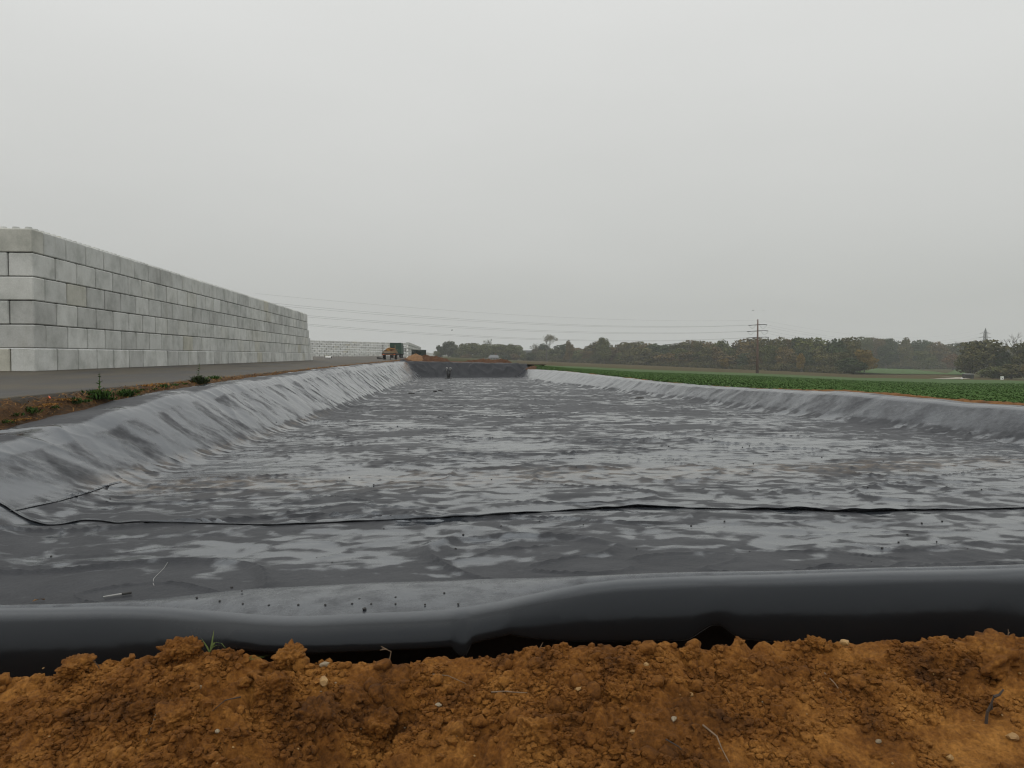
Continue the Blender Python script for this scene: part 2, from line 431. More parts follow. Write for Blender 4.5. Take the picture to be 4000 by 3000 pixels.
def smooth_interp(x, pts):
    a = interp(x, pts); w = np.maximum(.06 * np.abs(x), .3)
    return (a + interp(x - w, pts) + interp(x + w, pts)) / 3
zL = lambda y: smooth_interp(y, LC)
zE = lambda y: smooth_interp(y, LE)
xR = lambda y: smooth_interp(y, XR_P)
zR = lambda y: smooth_interp(y, RC)
YF = 119.2
def z_far(xb):
    # crest of the far bank
    return interp(xb, [(-8, -.96), (-6.3, -.97), (0, -1.08), (6, -1.22), (10, -1.32), (12, -1.36), (14, -1.42)])
def floor_z(yb): return -1.86 - .013 * yb
def liner(xb, yb, detail=True):
    xb = np.asarray(xb, float); yb = np.asarray(yb, float)
    fl = floor_z(yb)
    kl = interp(yb, [(6, .34), (8, .42), (13.5, .68), (20, .74), (40, .82), (120, .90)])
    kr = interp(yb, [(8, .5), (18, .62), (51, .60), (82, .62), (105, .75), (121, .9)])
    bl = smin(zL(yb) - (xb + 6.3) * kl, zL(yb) + (zE(yb) - zL(yb)) * np.clip((-6.3 - xb) / .85, 0, 1), .16)
    br = smin(zR(yb) - (xR(yb) - xb) * kr, zR(yb) + 0 * xb, .14)
    bf = smin(floor_z(YF) + (yb - YF) * 1.12, z_far(xb), .12)
    kt = interp(yb, [(5, .34), (14, .22), (40, .18), (120, .12)])
    z = smax(smax(smax(fl, bl, kt), br, kt), bf, .14)
    if not detail: return z
    hl = np.clip((bl - fl) / np.maximum(zL(yb) - fl, .2), 0, 1.1); hr = np.clip((br - fl) / np.maximum(zR(yb) - fl, .2), 0, 1.1)
    hf = np.clip((bf - fl) / 2.2, 0, 1.1)
    onb = np.clip(np.maximum(hl, hr), 0, 1); bk = sstep(.04, .35, onb)
    # folds running down the banks
    lean = xb * .45 + .6 * perlin(xb * .5, yb * .22, 31)
    wide = sstep(16, 40, yb)
    f1 = perlin((yb - lean) * .62 + .5 * perlin(yb * .3, xb * .6, 37), xb * .4 + 7, 1); f2 = perlin((yb - lean * 1.1) * 2.1, xb * .33 + 3, 2)
    f3 = perlin((yb - lean * .9) * 5.2, xb * .6, 3)
    rid = lambda f: 1 - np.abs(f) * 1.6
    irr = .35 + .65 * sstep(-.25, .35, perlin(yb * .16, xb * .35 + 2, 36))
    f4 = perlin((yb - lean * 1.4) * 3.1 + .6 * f2, xb * 1.1 + 4, 38); f5 = perlin(yb * 1.5 + xb * 1.7, xb * 1.2 - yb * .4, 39)
    fold = .070 * f1 + .020 * np.maximum(rid(f4), 0) ** 5 * irr * (.25 + .75 * wide) + .010 * np.maximum(rid(f5), 0) ** 9 + irr * (.045 * np.maximum(rid(f2), 0) ** 2 * (.05 + .95 * wide) + .016 * f3 * wide) + .035 * np.maximum(rid(f1 + .3), 0) ** 6
    z = z + fold * bk * (1 - .55 * sstep(.92, 1.06, onb)) * np.where(hl > hr, 1, .62)
    # crest unevenness
    z = z + .035 * perlin(yb * .35, xb * .3, 44) * sstep(.7, 1, onb)
    # far bank creases
    bkf = sstep(.1, .4, hf) * (1 - .8 * sstep(.85, 1.0, hf))
    z = z + bkf * (.20 * perlin(xb * .30, yb * .2, 8) + .30 * np.maximum(rid(perlin(xb * .55 + yb * .5, yb * .5, 9)), 0) ** 4 + .16 * perlin(xb * .9 - yb * .6, yb * .5, 10))
    # floor: long low folds and dimples
    ff = (1 - bk) * (1 - bkf)
    wx = xb + .8 * perlin(xb * .3, yb * .3, 21); wy = yb + .6 * perlin(xb * .25 + 9, yb * .4, 22)
    g = .034 * perlin(wx * .38, wy * .62, 11) + .024 * perlin(wx * 1.0, wy * 1.5, 12) + .011 * perlin(wx * 2.3, wy * 3.2, 13) + .004 * perlin(wx * 5.2, wy * 6.5, 18)
    r1 = np.maximum(1 - np.abs(perlin(wx * .30 + 5, wy * .55, 14)) * 17, 0) ** 2
    r2 = np.maximum(1 - np.abs(perlin(wx * .45 + 1, wy * .9 + 4, 15)) * 13, 0) ** 2
    r3 = np.maximum(1 - np.abs(perlin(wx * .8 + 3, wy * 1.5 + 6, 19)) * 15, 0) ** 2
    g = g + .024 * r3 * sstep(-.2, .3, perlin(wx * .4, wy * .4 + 3, 24)) + .046 * r1 * sstep(-.3, .2, perlin(wx * .2, wy * .3, 16)) + .028 * r2 * sstep(-.1, .3, perlin(wx * .3, wy * .3 + 8, 17))
    return z + g * ff
def liner_at(X, Y):
    xb, yb = to_pond(X, Y); return float(liner(xb, yb))
def floor_pt(u, y):
    r = ray(u, y); s = r[2] / r[1]
    # yb = d*(...) ; solve s*d = -1.86-.013*yb
    k = (-r[0] * ST + r[1] * CT) / r[1]
    d = -1.86 / (s + .013 * k); return np.array([r[0] / r[1] * d, d])
def on_liner(u, y):
    r = ray(u, y); t = np.linspace(4.0, 150, 12000) if y < 2000 else np.linspace(4.3, 25, 6000)
    xb, yb = to_pond(r[0] * t, r[1] * t); zz = liner(xb, yb); k = np.where(r[2] * t <= zz)[0]
    i = k[0] if len(k) else -1
    return r * t[i]

# ------------------------------------------------------------------ pond liner
pond = thing('pond_liner', 'huge black plastic pond liner, creased and half wet, covering the whole basin', 'liner')
def build_liner():
    nr, = (760,)
    ys = np.exp(np.linspace(math.log(4.55), math.log(118.2), nr)); ys = np.concatenate([ys, np.linspace(118.4, 123.2, 44)])
    t = np.linspace(0, 1, 600)
    # columns crowd on the left bank, less on the right
    w = interp(t, [(0, 1), (.30, 1.0), (.36, 1.9), (.74, 2.0), (.82, 1.2), (1, 1.1)]); c = np.cumsum(w); c = (c - c[0]) / (c[-1] - c[0])
    YB, C = np.meshgrid(ys, c, indexing='ij')
    XL = -7.15; XRt = xR(YB) + .55
    XB = XL + (XRt - XL) * C
    Z = liner(XB, YB)
    base = liner(XB, YB, False); dz = Z - base
    fl = floor_z(YB); onfloor = 1 - sstep(.05, .28, base - fl)
    # water lies in the dips of the floor
    lvl = -.004 + .014 * perlin(XB * .16, YB * .16, 51) + interp(YB, [(5, -.004), (9, .0), (13, .012), (24, .008), (32, -.006), (60, -.004), (120, .0)])
    fill = (dz < lvl) & (onfloor > .5)
    depth = (lvl - dz)
    Z = np.where(fill, Z + np.maximum(depth, 0) * .30, Z)
    soft = .5 + np.clip(depth / .012, -1, 1) * .5
    pa = fbm(XB * 2.7 + .6 * perlin(XB * 1.5, YB * 1.5, 66), YB * 3.9 + .6 * perlin(XB * 1.4, YB * 1.6, 67), 61, 4, .48); pb = fbm(XB * 1.5 + .6 * perlin(XB * .9, YB * .9, 66), YB * 2.0 + .5 * perlin(XB * .8, YB * .9, 67), 62, 5, .56)
    kk = sstep(9, 34, YB); pat = pa * (1 - kk) + pb * kk
    wet_f = np.clip(.15 + .16 * sstep(2.5, 9, XB) * sstep(7.0, 7.6, YB) * (1 - sstep(10, 13, YB)) + .34 * soft + .60 * pat + .38 * fbm(XB * .22, YB * .3, 63, 3) + interp(YB, [(5, -.5), (6.7, -.38), (7.3, .02), (9, .06), (10.5, .17), (16, .20), (22, .10), (30, .0), (55, .04), (75, .10), (119, .14)]), 0, 1)
    # near the toe in front, a broad dry zone
    st = fbm((YB - XB * .5 + .5 * perlin(XB * 1.2, YB * .6, 75)) * interp(YB, [(8, .55), (20, .9), (50, 1.1)]), XB * .7, 71, 5, .62)
    far_b = sstep(.2, .5, (base - fl)) * (YB > 118)
    wet_b = np.clip(interp(YB, [(8, .50), (16, .56), (40, .66)]) + st * interp(YB, [(8, .24), (20, .36), (50, .60)]), 0, 1)
    wet_b = wet_b * sstep(.02, .35, base - fl + .1)
    rim = sstep(-6.05, -6.6, XB)
    wet_b = wet_b * (1 - .75 * rim * sstep(-.2, .35, fbm(XB * .8, YB * .5, 73) + .25))
    right = sstep(4, 8, XB)
    wet_b = np.where(right > .5, np.clip(.47 + (wet_b - .6) * .30 + .22 * sstep(30, 75, YB), 0, 1), wet_b)
    wet = wet_f * onfloor + wet_b * (1 - onfloor)
    wet = np.maximum(wet, .95 * np.exp(-((XB - xR(YB) + .02) / .16) ** 2)); wet = np.maximum(wet, .9 * np.exp(-((XB + 6.12) / .2) ** 2))
    wet = np.where(YB > 118.6, .16 + .14 * fbm(XB * .5, YB * .6, 77, 3), wet)
    silt = np.exp(-((YB - 12.6 - .10 * XB) / .8) ** 2) * onfloor * .32 + np.exp(-((base - fl - .10) / .06) ** 2) * sstep(11, 14, YB) * (1 - sstep(26, 34, YB)) * (XB < 0) * .25
    X, Y = from_pond(XB, YB)
    me = grid_mesh('liner_sheet', X, Y, Z)
    attr(me, 'wet', wet); attr(me, 'silt', np.clip(silt, 0, 1)); attr(me, 'dust_shade', np.where(YB > 118.8, 1.0, 1.0))
    obj('liner_sheet', me, M['liner'], pond)
build_liner()

# near edge of the sheet: it humps over the bank and hangs into the trench in front of the camera
Y_SIL = [(-2500, 2440), (0, 2379), (300, 2370), (570, 2354), (886, 2319), (1300, 2292), (2000, 2268), (2600, 2248), (3300, 2236), (4000, 2214), (6500, 2180)]
Y_EDGE = [(-2500, 2450), (0, 2385), (300, 2380), (500, 2376), (700, 2384), (900, 2405), (1100, 2420), (1300, 2412), (1600, 2398), (1850, 2384), (2000, 2345), (2150, 2312), (2300, 2283), (2600, 2264), (3300, 2245), (4000, 2222), (6500, 2190)]
Y_BLK = [(-2500, 2680), (-600, 2620), (0, 2608), (220, 2592), (540, 2567), (760, 2548), (900, 2506), (1025, 2487), (1108, 2508), (1200, 2506), (1300, 2504), (1490, 2478), (1630, 2440), (1690, 2436), (1735, 2462), (1770, 2510), (1795, 2530), (1835, 2515), (1860, 2428), (1930, 2444), (2060, 2456), (2400, 2450), (2700, 2444), (2760, 2410), (2815, 2390), (2890, 2435), (3170, 2459), (3360, 2475), (3490, 2456), (3700, 2437), (3850, 2440), (3920, 2478), (4000, 2520), (4600, 2500), (6500, 2480)]
def build_hump():
    us = np.linspace(-2300, 6300, 780)
    def sm(p, w=18): return (interp(us, p) + interp(us - w, p) + interp(us + w, p)) / 3
    ysil = sm(Y_SIL, 120); yed = sm(Y_EDGE, 110); ybl = sm(Y_BLK, 22)
    ybl = yed + (ybl - yed) * 1.36
    din = 4.42
    rows = []
    for u, a, e, k in zip(us, ysil, yed, ybl):
        zin = -(a - HZ) / F * din
        ze = zin + .012
        de = min(-ze * F / (e - HZ), din - .05)
        db = de - .225; zb = -(k - HZ) / F * db
        zb = min(zb, ze - .10)
        P = [(5.9, -2.12), (5.45, -2.02), (5.0, zin - .44), (4.62, zin - .10), (4.5, zin - .022)]
        for t in np.linspace(0, 1, 12): P.append((din + (de - din) * t, zin + (ze - zin) * t + .012 * math.sin(math.pi * t)))
        for t in np.linspace(0, 1, 26)[1:]:
            th = t * math.pi / 2; P.append((de - (de - db) * math.sin(th) ** .9, zb + (ze - zb) * math.cos(th) ** .8))
        P += [(db + .004, zb - .012), (db + .014, zb - .016), (db + .03, zb - .008), (db + .10, zb + .03), (db + .25, zb + .05), (db + .38, zb + .02), (db + .43, zb - .10), (db + .45, zb - .30), (db + .45, zb - .60)]
        rows.append(P)
    A = np.array(rows); D = A[:, :, 0]; Zz = A[:, :, 1]
    U = us[:, None] + 0 * D
    X = (U - CX) / F * D
    # gentle waviness of the sheet
    Zz = Zz + .006 * perlin(X * 1.6, D * 2, 5)
    me = grid_mesh('near_sheet', X.T, D.T, Zz.T, True, True)
    st = fbm(X.T * 6, D.T * 6, 9, 3)
    wet = np.clip(.20 + .25 * st, 0, 1); wet[:17] = np.clip(.53 + .10 * st, 0, 1)[:17]; wet[17:] = 1.0; ds = np.ones_like(wet); ds[14:26] = np.linspace(.95, .0, 12)[:, None]; ds[26:] = 0; attr(me, 'dust_shade', ds)  # mask falls away down the roll: its shading painted as darker plastic
    attr(me, 'wet', wet); attr(me, 'silt', wet * 0)
    obj('near_sheet', me, M['liner'], pond)
build_hump()

# overlapping sheet edge across the floor, lifted along part of its length
def flap(path, hts, back, name):
    us = np.linspace(path[0][0], path[-1][0], 260); ysm = (interp(us, path) + interp(us - 14, path) + interp(us + 14, path)) / 3
    us2 = us; V = []
    for i, (u, y) in enumerate(zip(us2, ysm)):
        p = on_liner(u, y); X, Y = p[0], p[1]
        dr = np.array([X, Y]) / math.hypot(X, Y)
        h = max(float(interp(u, hts)) * (1 + .75 * float(perlin(u * .011, 3.3, 6))), .001) + .001
        g = lambda k: (X + dr[0] * k, Y + dr[1] * k)
        row = []
        for k, hh in ((back, .003), (back * .6, .006 + .25 * h), (back * .3, .006 + .65 * h), (back * .1, .006 + .93 * h), (0, .006 + h), (-.004, h + .001), (.004, h), (back * .25, .4 * h), (back * .5, .0015)):
            x, yy = g(k); row.append((x, yy, liner_at(x, yy) + hh))
        V.append(row)
    A = np.array(V)
    me = grid_mesh(name, A[:, :, 0], A[:, :, 1], A[:, :, 2], False)
    n = A.shape[0] * A.shape[1]; w = np.tile(np.array([.7, .6, .5, .5, .5, 0, 0, 0, 0]), A.shape[0])
    attr(me, 'wet', w); attr(me, 'silt', np.zeros(n)); attr(me, 'dust_shade', np.ones(n))
    obj(name, me, M['liner'], pond)
flap([(-500, 1850), (-200, 1910), (0, 1968), (60, 2008), (120, 2040), (180, 2055), (250, 2050), (320, 2035), (380, 2036), (450, 2047), (540, 2040), (700, 2044), (1050, 2053), (1300, 2043), (1700, 2025), (2050, 2006), (2370, 1990), (2500, 1985), (2650, 1987), (2900, 1992), (3150, 1995), (3250, 2000), (3370, 2003), (3550, 1996), (3750, 1994), (4000, 1988), (4500, 1985)],
     [(-500, .006), (0, .012), (100, .018), (180, .012), (500, .012), (800, .008), (1050, .011), (1300, .012), (1800, .014), (2300, .018), (2370, .036), (2500, .05), (2620, .035), (2680, .012), (2900, .012), (3000, .030), (3150, .046), (3230, .02), (3330, .052), (3400, .03), (3500, .036), (3700, .02), (4000, .018), (4500, .018)], .16, 'seam_flap')
flap([(40, 2001), (150, 1978), (250, 1955), (330, 1932), (400, 1908), (440, 1893), (475, 1886)], [(40, .006), (300, .005), (475, .002)], .12, 'seam_flap')

# ------------------------------------------------------------------ foreground soil bank
Y_SOIL = [(-3000, 2760), (-600, 2700), (0, 2655), (150, 2650), (330, 2612), (480, 2572), (600, 2560), (800, 2556), (940, 2558), (1020, 2585), (1150, 2592), (1300, 2590), (1620, 2580), (1850, 2585), (1950, 2566), (2050, 2534), (2300, 2518), (2600, 2512), (2750, 2528), (3000, 2512), (3150, 2516), (3500, 2498), (4000, 2490), (5000, 2470), (7000, 2460)]
def soil(X, Y, detail=True):
    X = np.asarray(X, float); Y = np.asarray(Y, float)
    u = CX + F * X / np.maximum(Y, 1.2)
    u = np.clip(u, -2900, 6900)
    ys = (interp(u, Y_SOIL) + interp(u - 40, Y_SOIL) + interp(u + 40, Y_SOIL)) / 3 + 26
    dr = 3.15 + .08 * perlin(X * .7, 1.5, 70)
    zr = -(ys - HZ) / F * dr
    z = zr - .36 * np.maximum(dr - Y, 0) - 1.1 * np.maximum(Y - dr - .02, 0)
    z = smax(z, np.where(Y < dr, -1.62, -2.3), .12)
    if not detail: return z
    nearf = sstep(1.3, 2.0, Y)
    # loose lumps; a smoother raked patch at the right, left rut crossing the middle
    smooth = sstep(.35, 1.2, X) * sstep(3.05, 2.75, Y) + .55 * sstep(-1.15, -1.6, X) * sstep(3.0, 2.7, Y)
    amp = 1 - .62 * np.clip(smooth, 0, 1)
    wx = X + .05 * perlin(X * 6, Y * 6, 81); wy = Y + .05 * perlin(X * 6 + 9, Y * 6, 82)
    big = np.abs(perlin(wx * 3.6, wy * 4.2, 83)); med = np.abs(perlin(wx * 8.5, wy * 9.5, 84)); sml = np.abs(perlin(wx * 19, wy * 21, 85)); tin = np.abs(perlin(X * 43, Y * 46, 86)); fin = perlin(X * 95, Y * 99, 87)
    mask = sstep(-.25, .4, perlin(X * 1.7, Y * 1.9, 88))
    h = .088 * (big ** .8 - .25) * (.35 + .65 * mask) + .085 * (med - .25) * (.45 + .55 * mask) + .034 * (sml - .25) + .013 * (tin - .25) + .004 * fin
    rut = -.11 * np.exp(-((X + .52 - .55 * (Y - 2.8)) / .09) ** 2) * sstep(2.3, 2.6, Y) * sstep(3.05, 2.9, Y)
    cr = 1 - .45 * sstep(.16, .02, np.abs(Y - dr))
    return z + (h * amp * cr + rut) * nearf
def build_soil():
    ys = np.concatenate([np.linspace(-3, 1.9, 40), np.linspace(1.95, 2.4, 40), np.linspace(2.405, 3.5, 330), np.linspace(3.52, 4.3, 24)])
    us = np.concatenate([np.linspace(-3000, -420, 110), np.linspace(-400, 4400, 900), np.linspace(4420, 7000, 110)])
    Yg, Ug = np.meshgrid(ys, us, indexing='ij')
    X = (Ug - CX) / F * np.maximum(Yg, 1.9)
    Z = soil(X, Yg)
    me = grid_mesh('soil_bank', X, Yg, Z)
    tag(obj('soil_bank', me, M['soil']), kind='structure')
    # plain ground behind the camera
    ga = [(-60, -60, -1.6), (60, -60, -1.6), (60, -2.9, -1.6), (-60, -2.9, -1.6)]
    tag(obj('ground', quads_mesh('ground_behind', ga, [[0, 1, 2, 3]]), M['ground']), kind='structure')
build_soil()

# ------------------------------------------------------------------ yard and verge on the left
def yard_z(xw, yw):
    return -.53 - np.clip((xw + 13.48), 0, 7) * .0400 + interp(yw, [(120, 0), (262, .17), (400, .2)])
TW = R(5.48); CW, SW = math.cos(TW), math.sin(TW)
def from_wall(xw, yw): return xw * CW - yw * SW, xw * SW + yw * CW
EDGE_X = -7.9                                    # the asphalt edge, in pond lanes
def build_yard():
    yb = np.concatenate([np.linspace(-40, 4, 12), np.exp(np.linspace(math.log(4.5), math.log(300), 320))])
    t = np.linspace(0, 1, 60) ** 2.2
    YB, T = np.meshgrid(yb, t, indexing='ij')
    XB = EDGE_X + .05 * perlin(YB * 1.3, 0 * YB, 90) * (1 - T) - T * 170
    X, Y = from_pond(XB, YB)
    xw = X * CW + Y * SW; yw = -X * SW + Y * CW
    Z = yard_z(xw, yw) + .012 * perlin(XB * .4, YB * .2, 91) * (T > 0) - .02 * (T == 0)
    X = np.concatenate([X[:, :1], X], 1); Y = np.concatenate([Y[:, :1], Y], 1); Z = np.concatenate([Z[:, :1] - .35, Z], 1)
    tag(obj('yard', grid_mesh('yard', X, Y, Z, True, True), M['asphalt']), kind='structure')
def verge_z(xb, yb):
    t = np.clip((xb - EDGE_X) / (-7.15 - EDGE_X), -.2, 1.3)
    za = -.795; ze = zE(yb) - .03
    s = interp(t, [(-.2, 0), (0, .0), (.32, .10), (.55, .32), (.8, .85), (1.0, 1.0), (1.3, 1.1)])
    return za + (ze - za) * s + (.04 * perlin(xb * 2.2, yb * 1.6, 92) + .06 * np.abs(perlin(xb * 4.5, yb * 4, 93)) + .03 * np.abs(perlin(xb * 11, yb * 9, 94))) * sstep(.08, .3, t) * (1 - .6 * sstep(.85, 1, t))
def build_verge():
    yb = np.exp(np.linspace(math.log(5), math.log(135), 900)); t = np.linspace(-.15, 1.35, 34)
    YB, T = np.meshgrid(yb, t, indexing='ij'); XB = EDGE_X + (-7.15 - EDGE_X) * T
    Z = verge_z(XB, YB) - .03 * (T < 0) - .12 * np.clip(T - 1.0, 0, 1)
    X, Y = from_pond(XB, YB); me = grid_mesh('verge', X, Y, Z, True)
    attr(me, 'across', T); tag(obj('verge', me, M['verge']), kind='structure')
build_yard(); build_verge()

# ------------------------------------------------------------------ land beyond
def rim_start(az):
    ts = np.exp(np.linspace(math.log(8), math.log(130), 1500))
    xb, yb = to_pond(np.sin(az) * ts, np.cos(az) * ts)
    ok = (xb > xR(yb) + 1.15) | (yb > 124.5)
    return ts[np.argmax(ok)]
def d_field(u): return interp(u, [(2020, 200), (2050, 240), (2250, 330), (2500, 310), (3000, 335), (3340, 322), (3700, 300), (4000, 300), (5000, 300)])
def d_wood(u): return interp(u, [(1600, 780), (2050, 800), (2250, 700), (2500, 600), (3000, 510), (3300, 470), (3340, 430), (3700, 430), (4000, 420), (5000, 420)])
def build_land():
    azs = np.concatenate([np.linspace(R(.35), R(36), 300), np.linspace(R(36.5), R(84), 40)])
    r0 = np.array([rim_start(a) for a in azs])
    u = CX + F * np.tan(np.minimum(azs, R(60))); cs = np.where(azs > R(33.7), .832, np.cos(azs))
    rf = d_field(u) / cs; rw = d_wood(u) / cs
    rf = np.maximum(rf, r0 * 1.05)
    def patch(name, ra, rb, n, mat, kind='structure', lift=0):
        k = np.linspace(0, 1, n)[:, None]
        Rr = ra[None] * (rb / ra)[None] ** k
        X = np.sin(azs)[None] * Rr; Y = np.cos(azs)[None] * Rr
        Z = terr_z(X, Y)
        xb, yb = to_pond(X, Y); zr = zR(np.clip(yb, 0, 122)) - .06; w = sstep(0, 7, Rr - r0[None])
        Z = Z * w + np.minimum(zr, Z + .25) * (1 - w) + lift
        Z = Z + .02 * perlin(X * 1.5, Y * 1.5, 95) * np.exp(-Rr / 60)
        return tag(obj(name, grid_mesh(name, X, Y, Z, True, True), mat), kind=kind)
    patch('field', r0, rf, 150, M['field'])
    patch('stubble_field', rf, rw, 60, M['stubble'])
    patch('ground', rw, rw * 0 + 4200, 60, M['ground'])
    # ground past the far bank, to the left
    az2 = np.linspace(R(-62), R(.36), 160); rr = np.exp(np.linspace(math.log(124.2), math.log(4200), 90))
    A, Rr = np.meshgrid(az2, rr); X = np.sin(A) * Rr; Y = np.cos(A) * Rr
    Z = terr_z(X, Y); yardy = (to_pond(X, Y)[0] < -6.5) & (Rr < 330); Z = np.where(yardy, -1.6, Z)
    tag(obj('ground', grid_mesh('ground_far', X, Y, Z, True, True), M['ground']), kind='structure')
    # strip of bare soil beside the right rim
    yb = np.exp(np.linspace(math.log(4), math.log(124), 700)); t = np.linspace(0, 1, 14)
    YB, T = np.meshgrid(yb, t, indexing='ij'); XB = xR(YB) + .42 + T * (1.25 + .35 * perlin(YB * .4, 0 * YB, 97)[:, :])
    X, Y = from_pond(XB, YB)
    Z = zR(YB) - .09 + (.02 + .085 * (1 - sstep(22, 45, YB))) * sstep(.1, .45, T) * (1 - sstep(.75, 1, T)) + .07 * np.abs(perlin(XB * 2.5, YB * 2.5, 98)) + (.03 + .05 * perlin(YB * .3, XB, 99)) * np.sin(T * math.pi) - .06 * T
    tag(obj('soil_verge', grid_mesh('soil_verge', X, Y, Z, True, True), M['rim']), kind='structure')
    # bare soil behind the far bank
    xb = np.linspace(-7.2, 16, 200); t = np.linspace(0, 1, 26)
    XB, T = np.meshgrid(xb, t); YB = 122.6 + T * 14
    hh = interp(XB[0], [(-7.2, .10), (-5, .12), (0, .16), (4, .12), (8, .16), (11, .05), (13, -.1), (16, -.4)])
    Z = z_far(XB) - .04 + hh[None] * np.sin(np.clip(T * 2.2, 0, 1) * math.pi / 2) * (1 - sstep(.6, 1, T)) + .09 * np.abs(perlin(XB * 1.1, YB * 1.1, 101)) * sstep(0, .15, T) - .7 * sstep(.7, 1, T)
    X, Y = from_pond(XB, YB)
    tag(obj('soil_verge', grid_mesh('soil_verge_far', X, Y, Z, True), M['heap']), kind='structure')
    # second green field in the gap of the wood
    us = np.linspace(3325, 3790, 50); k = np.linspace(0, 1, 24)
    U, K = np.meshgrid(us, k)
    ylo = interp(us, [(3325, 1455), (3400, 1459), (3500, 1462), (3790, 1465)]); yhi = interp(us, [(3325, 1452), (3380, 1441), (3420, 1439.5), (3600, 1444), (3790, 1446)])
    Yp = ylo[None] + (yhi - ylo)[None] * K
    D = 430 * (740 / 430) ** K
    X = (U - CX) / F * D; Z = -(Yp - HZ) / F * D + .25
    tag(obj('far_field', grid_mesh('far_field', X, D, Z, True, True), M['far_crop']), kind='structure')
    # distant hills
    us = np.linspace(900, 2150, 160); k = np.linspace(0, 1, 8); U, K = np.meshgrid(us, k)
    D = 2900 + K * 700
    top = interp(us, [(900, 1381), (1300, 1380), (1650, 1378.5), (1700, 1379), (1760, 1381), (2150, 1384)]) + 1.2 * perlin(us * .02, us * 0, 5)
    H = (HZ - top) / F * 3600
    Z = -3 + (H[None] + 3) * sstep(0, 1, K) + 3 * perlin(U * .05, K * 3, 7) * K
    tag(obj('hills', grid_mesh('hills', (U - CX) / F * D, D, Z, True, True), M['hill']), kind='structure')
    # pale track
    def ribbon(pts, w):
        V = []
        for u, y in pts:
            p = land(u, y); V.append(p)
        V = np.array(V); n = 40; s = np.linspace(0, len(V) - 1, n)
        C = np.stack([np.interp(s, range(len(V)), V[:, i]) for i in range(3)], -1)
        T = np.gradient(C, axis=0); nrm = np.stack([-T[:, 1], T[:, 0]], -1); nrm /= np.linalg.norm(nrm, axis=1)[:, None]
        a = C[:, :2] + nrm * w / 2; b = C[:, :2] - nrm * w / 2
        X = np.stack([a[:, 0], b[:, 0]], 1); Y = np.stack([a[:, 1], b[:, 1]], 1)
        return X, Y, terr_z(X, Y) + .12
    X, Y, Z = ribbon([(3668, 1481.5), (3700, 1480), (3740, 1479.5), (3768, 1477), (3740, 1474.5), (3700, 1474)], 7)
    tag(obj('track', grid_mesh('track', X, Y, Z, True), M['track']), kind='structure')
build_land()

# crop plants on the nearer part of the field
def build_crop():
    n = 90000
    az = rng.uniform(R(1.2), R(38), n); r0t = np.array([rim_start(a) for a in np.linspace(R(1.2), R(38), 120)])
    r0 = np.interp(az, np.linspace(R(1.2), R(38), 120), r0t)
    r = r0 * (170 / r0) ** (rng.random(n) ** 1.25) + rng.uniform(0, 2.0, n) * rng.random(n)
    X = np.sin(az) * r; Y = np.cos(az) * r
    Z = terr_z(X, Y); xb, yb = to_pond(X, Y); zr = zR(np.clip(yb, 0, 122)) - .06; w = sstep(0, 7, r - r0)
    Z = Z * w + np.minimum(zr, Z + .25) * (1 - w)
    size = (.05 + .07 * rng.random(n)) * (1 + r / 130)
    V = []; 
    for k in range(3):
        a = rng.uniform(0, 2 * math.pi, n); tl = rng.uniform(.35, 1.1, n)
        dx, dy, dz = np.cos(a) * np.cos(tl), np.sin(a) * np.cos(tl), np.sin(tl)
        px, py = -np.sin(a), np.cos(a); wd = size * .28
        b = np.stack([X, Y, Z - .01], -1); mid = b + np.stack([dx, dy, dz], -1) * (size * .6)[:, None]; tip = b + np.stack([dx * 1.1, dy * 1.1, dz * .8], -1) * size[:, None]
        side = np.stack([px, py, 0 * px], -1) * wd[:, None]
        V.append(np.stack([b, mid + side, tip, mid - side], 1))
    V = np.concatenate(V).reshape(-1, 3)
    tag(obj('crop', quads_mesh('crop', V, np.arange(len(V)).reshape(-1, 4)), M['crop']), kind='stuff')
build_crop()

# ------------------------------------------------------------------ block walls
def block_mesh(name, L, W, H, studs=False, seed=0):
    rr = random.Random(seed); b = MB(); b.box((0, 0, H / 2), (W, L, H), bev=.03)
    for v in b.b.verts:
        v.co.x += rr.uniform(-.004, .004); v.co.y += rr.uniform(-.004, .004)
    if studs:
        ny = max(1, round(L / .4)); nx = max(1, round(W / .4))
        for i in range(nx):
            for j in range(ny):
                x = -W / 2 + .2 + .4 * i; y = -L / 2 + .2 + .4 * j
                b.tube((x, y, H - .002), (x, y, H + .075), .135, .095, 8)
    return b.mesh(name)
G = .024
wall = thing('block_wall', 'long tall grey concrete block wall along the yard edge, studs showing along its top', 'wall', (*from_wall(-13.48, 27.2), -.55), TW)
FULL = [block_mesh('block_full', 1.6 - .09, .8 - G, .8 - G, False, s) for s in range(4)]
HALF = [block_mesh('block_half', .8 - .09, .8 - G, .8 - G, False, s + 9) for s in range(2)]
ACR = [block_mesh('block_across', .8 - G, 1.6 - G, .8 - G, False, s + 19) for s in range(3)]
STUD = MB().tube((0, 0, -.002), (0, 0, .075), .135, .095, 10).mesh('stud')
STUD_N = [0]
def put_block(parent, me, x, y, z, studs=None, jx=.006):
    o = obj('block', me, M['concrete'], parent, (x + random.uniform(-jx, jx), y, z), (0, 0, random.uniform(-.003, .003)))
    if studs:
        L, W = studs
        for i in range(round(W / .4)):
            for j in range(round(L / .4)):
                obj('stud', STUD, M['concrete'], o, (-W / 2 + .2 + .4 * i, -L / 2 + .2 + .4 * j, .8 - G))
    return o
FULLS = block_mesh('block_full_studded', 1.6 - .09, .8 - G, .8 - G, True, 3); HALFS = block_mesh('block_half_studded', .8 - .09, .8 - G, .8 - G, True, 4)
ACRS = block_mesh('block_across_studded', .8 - G, 1.6 - G, .8 - G, True, 5)
END = [57.6, 56.8, 56.0, 55.2, 54.4, 54.4]
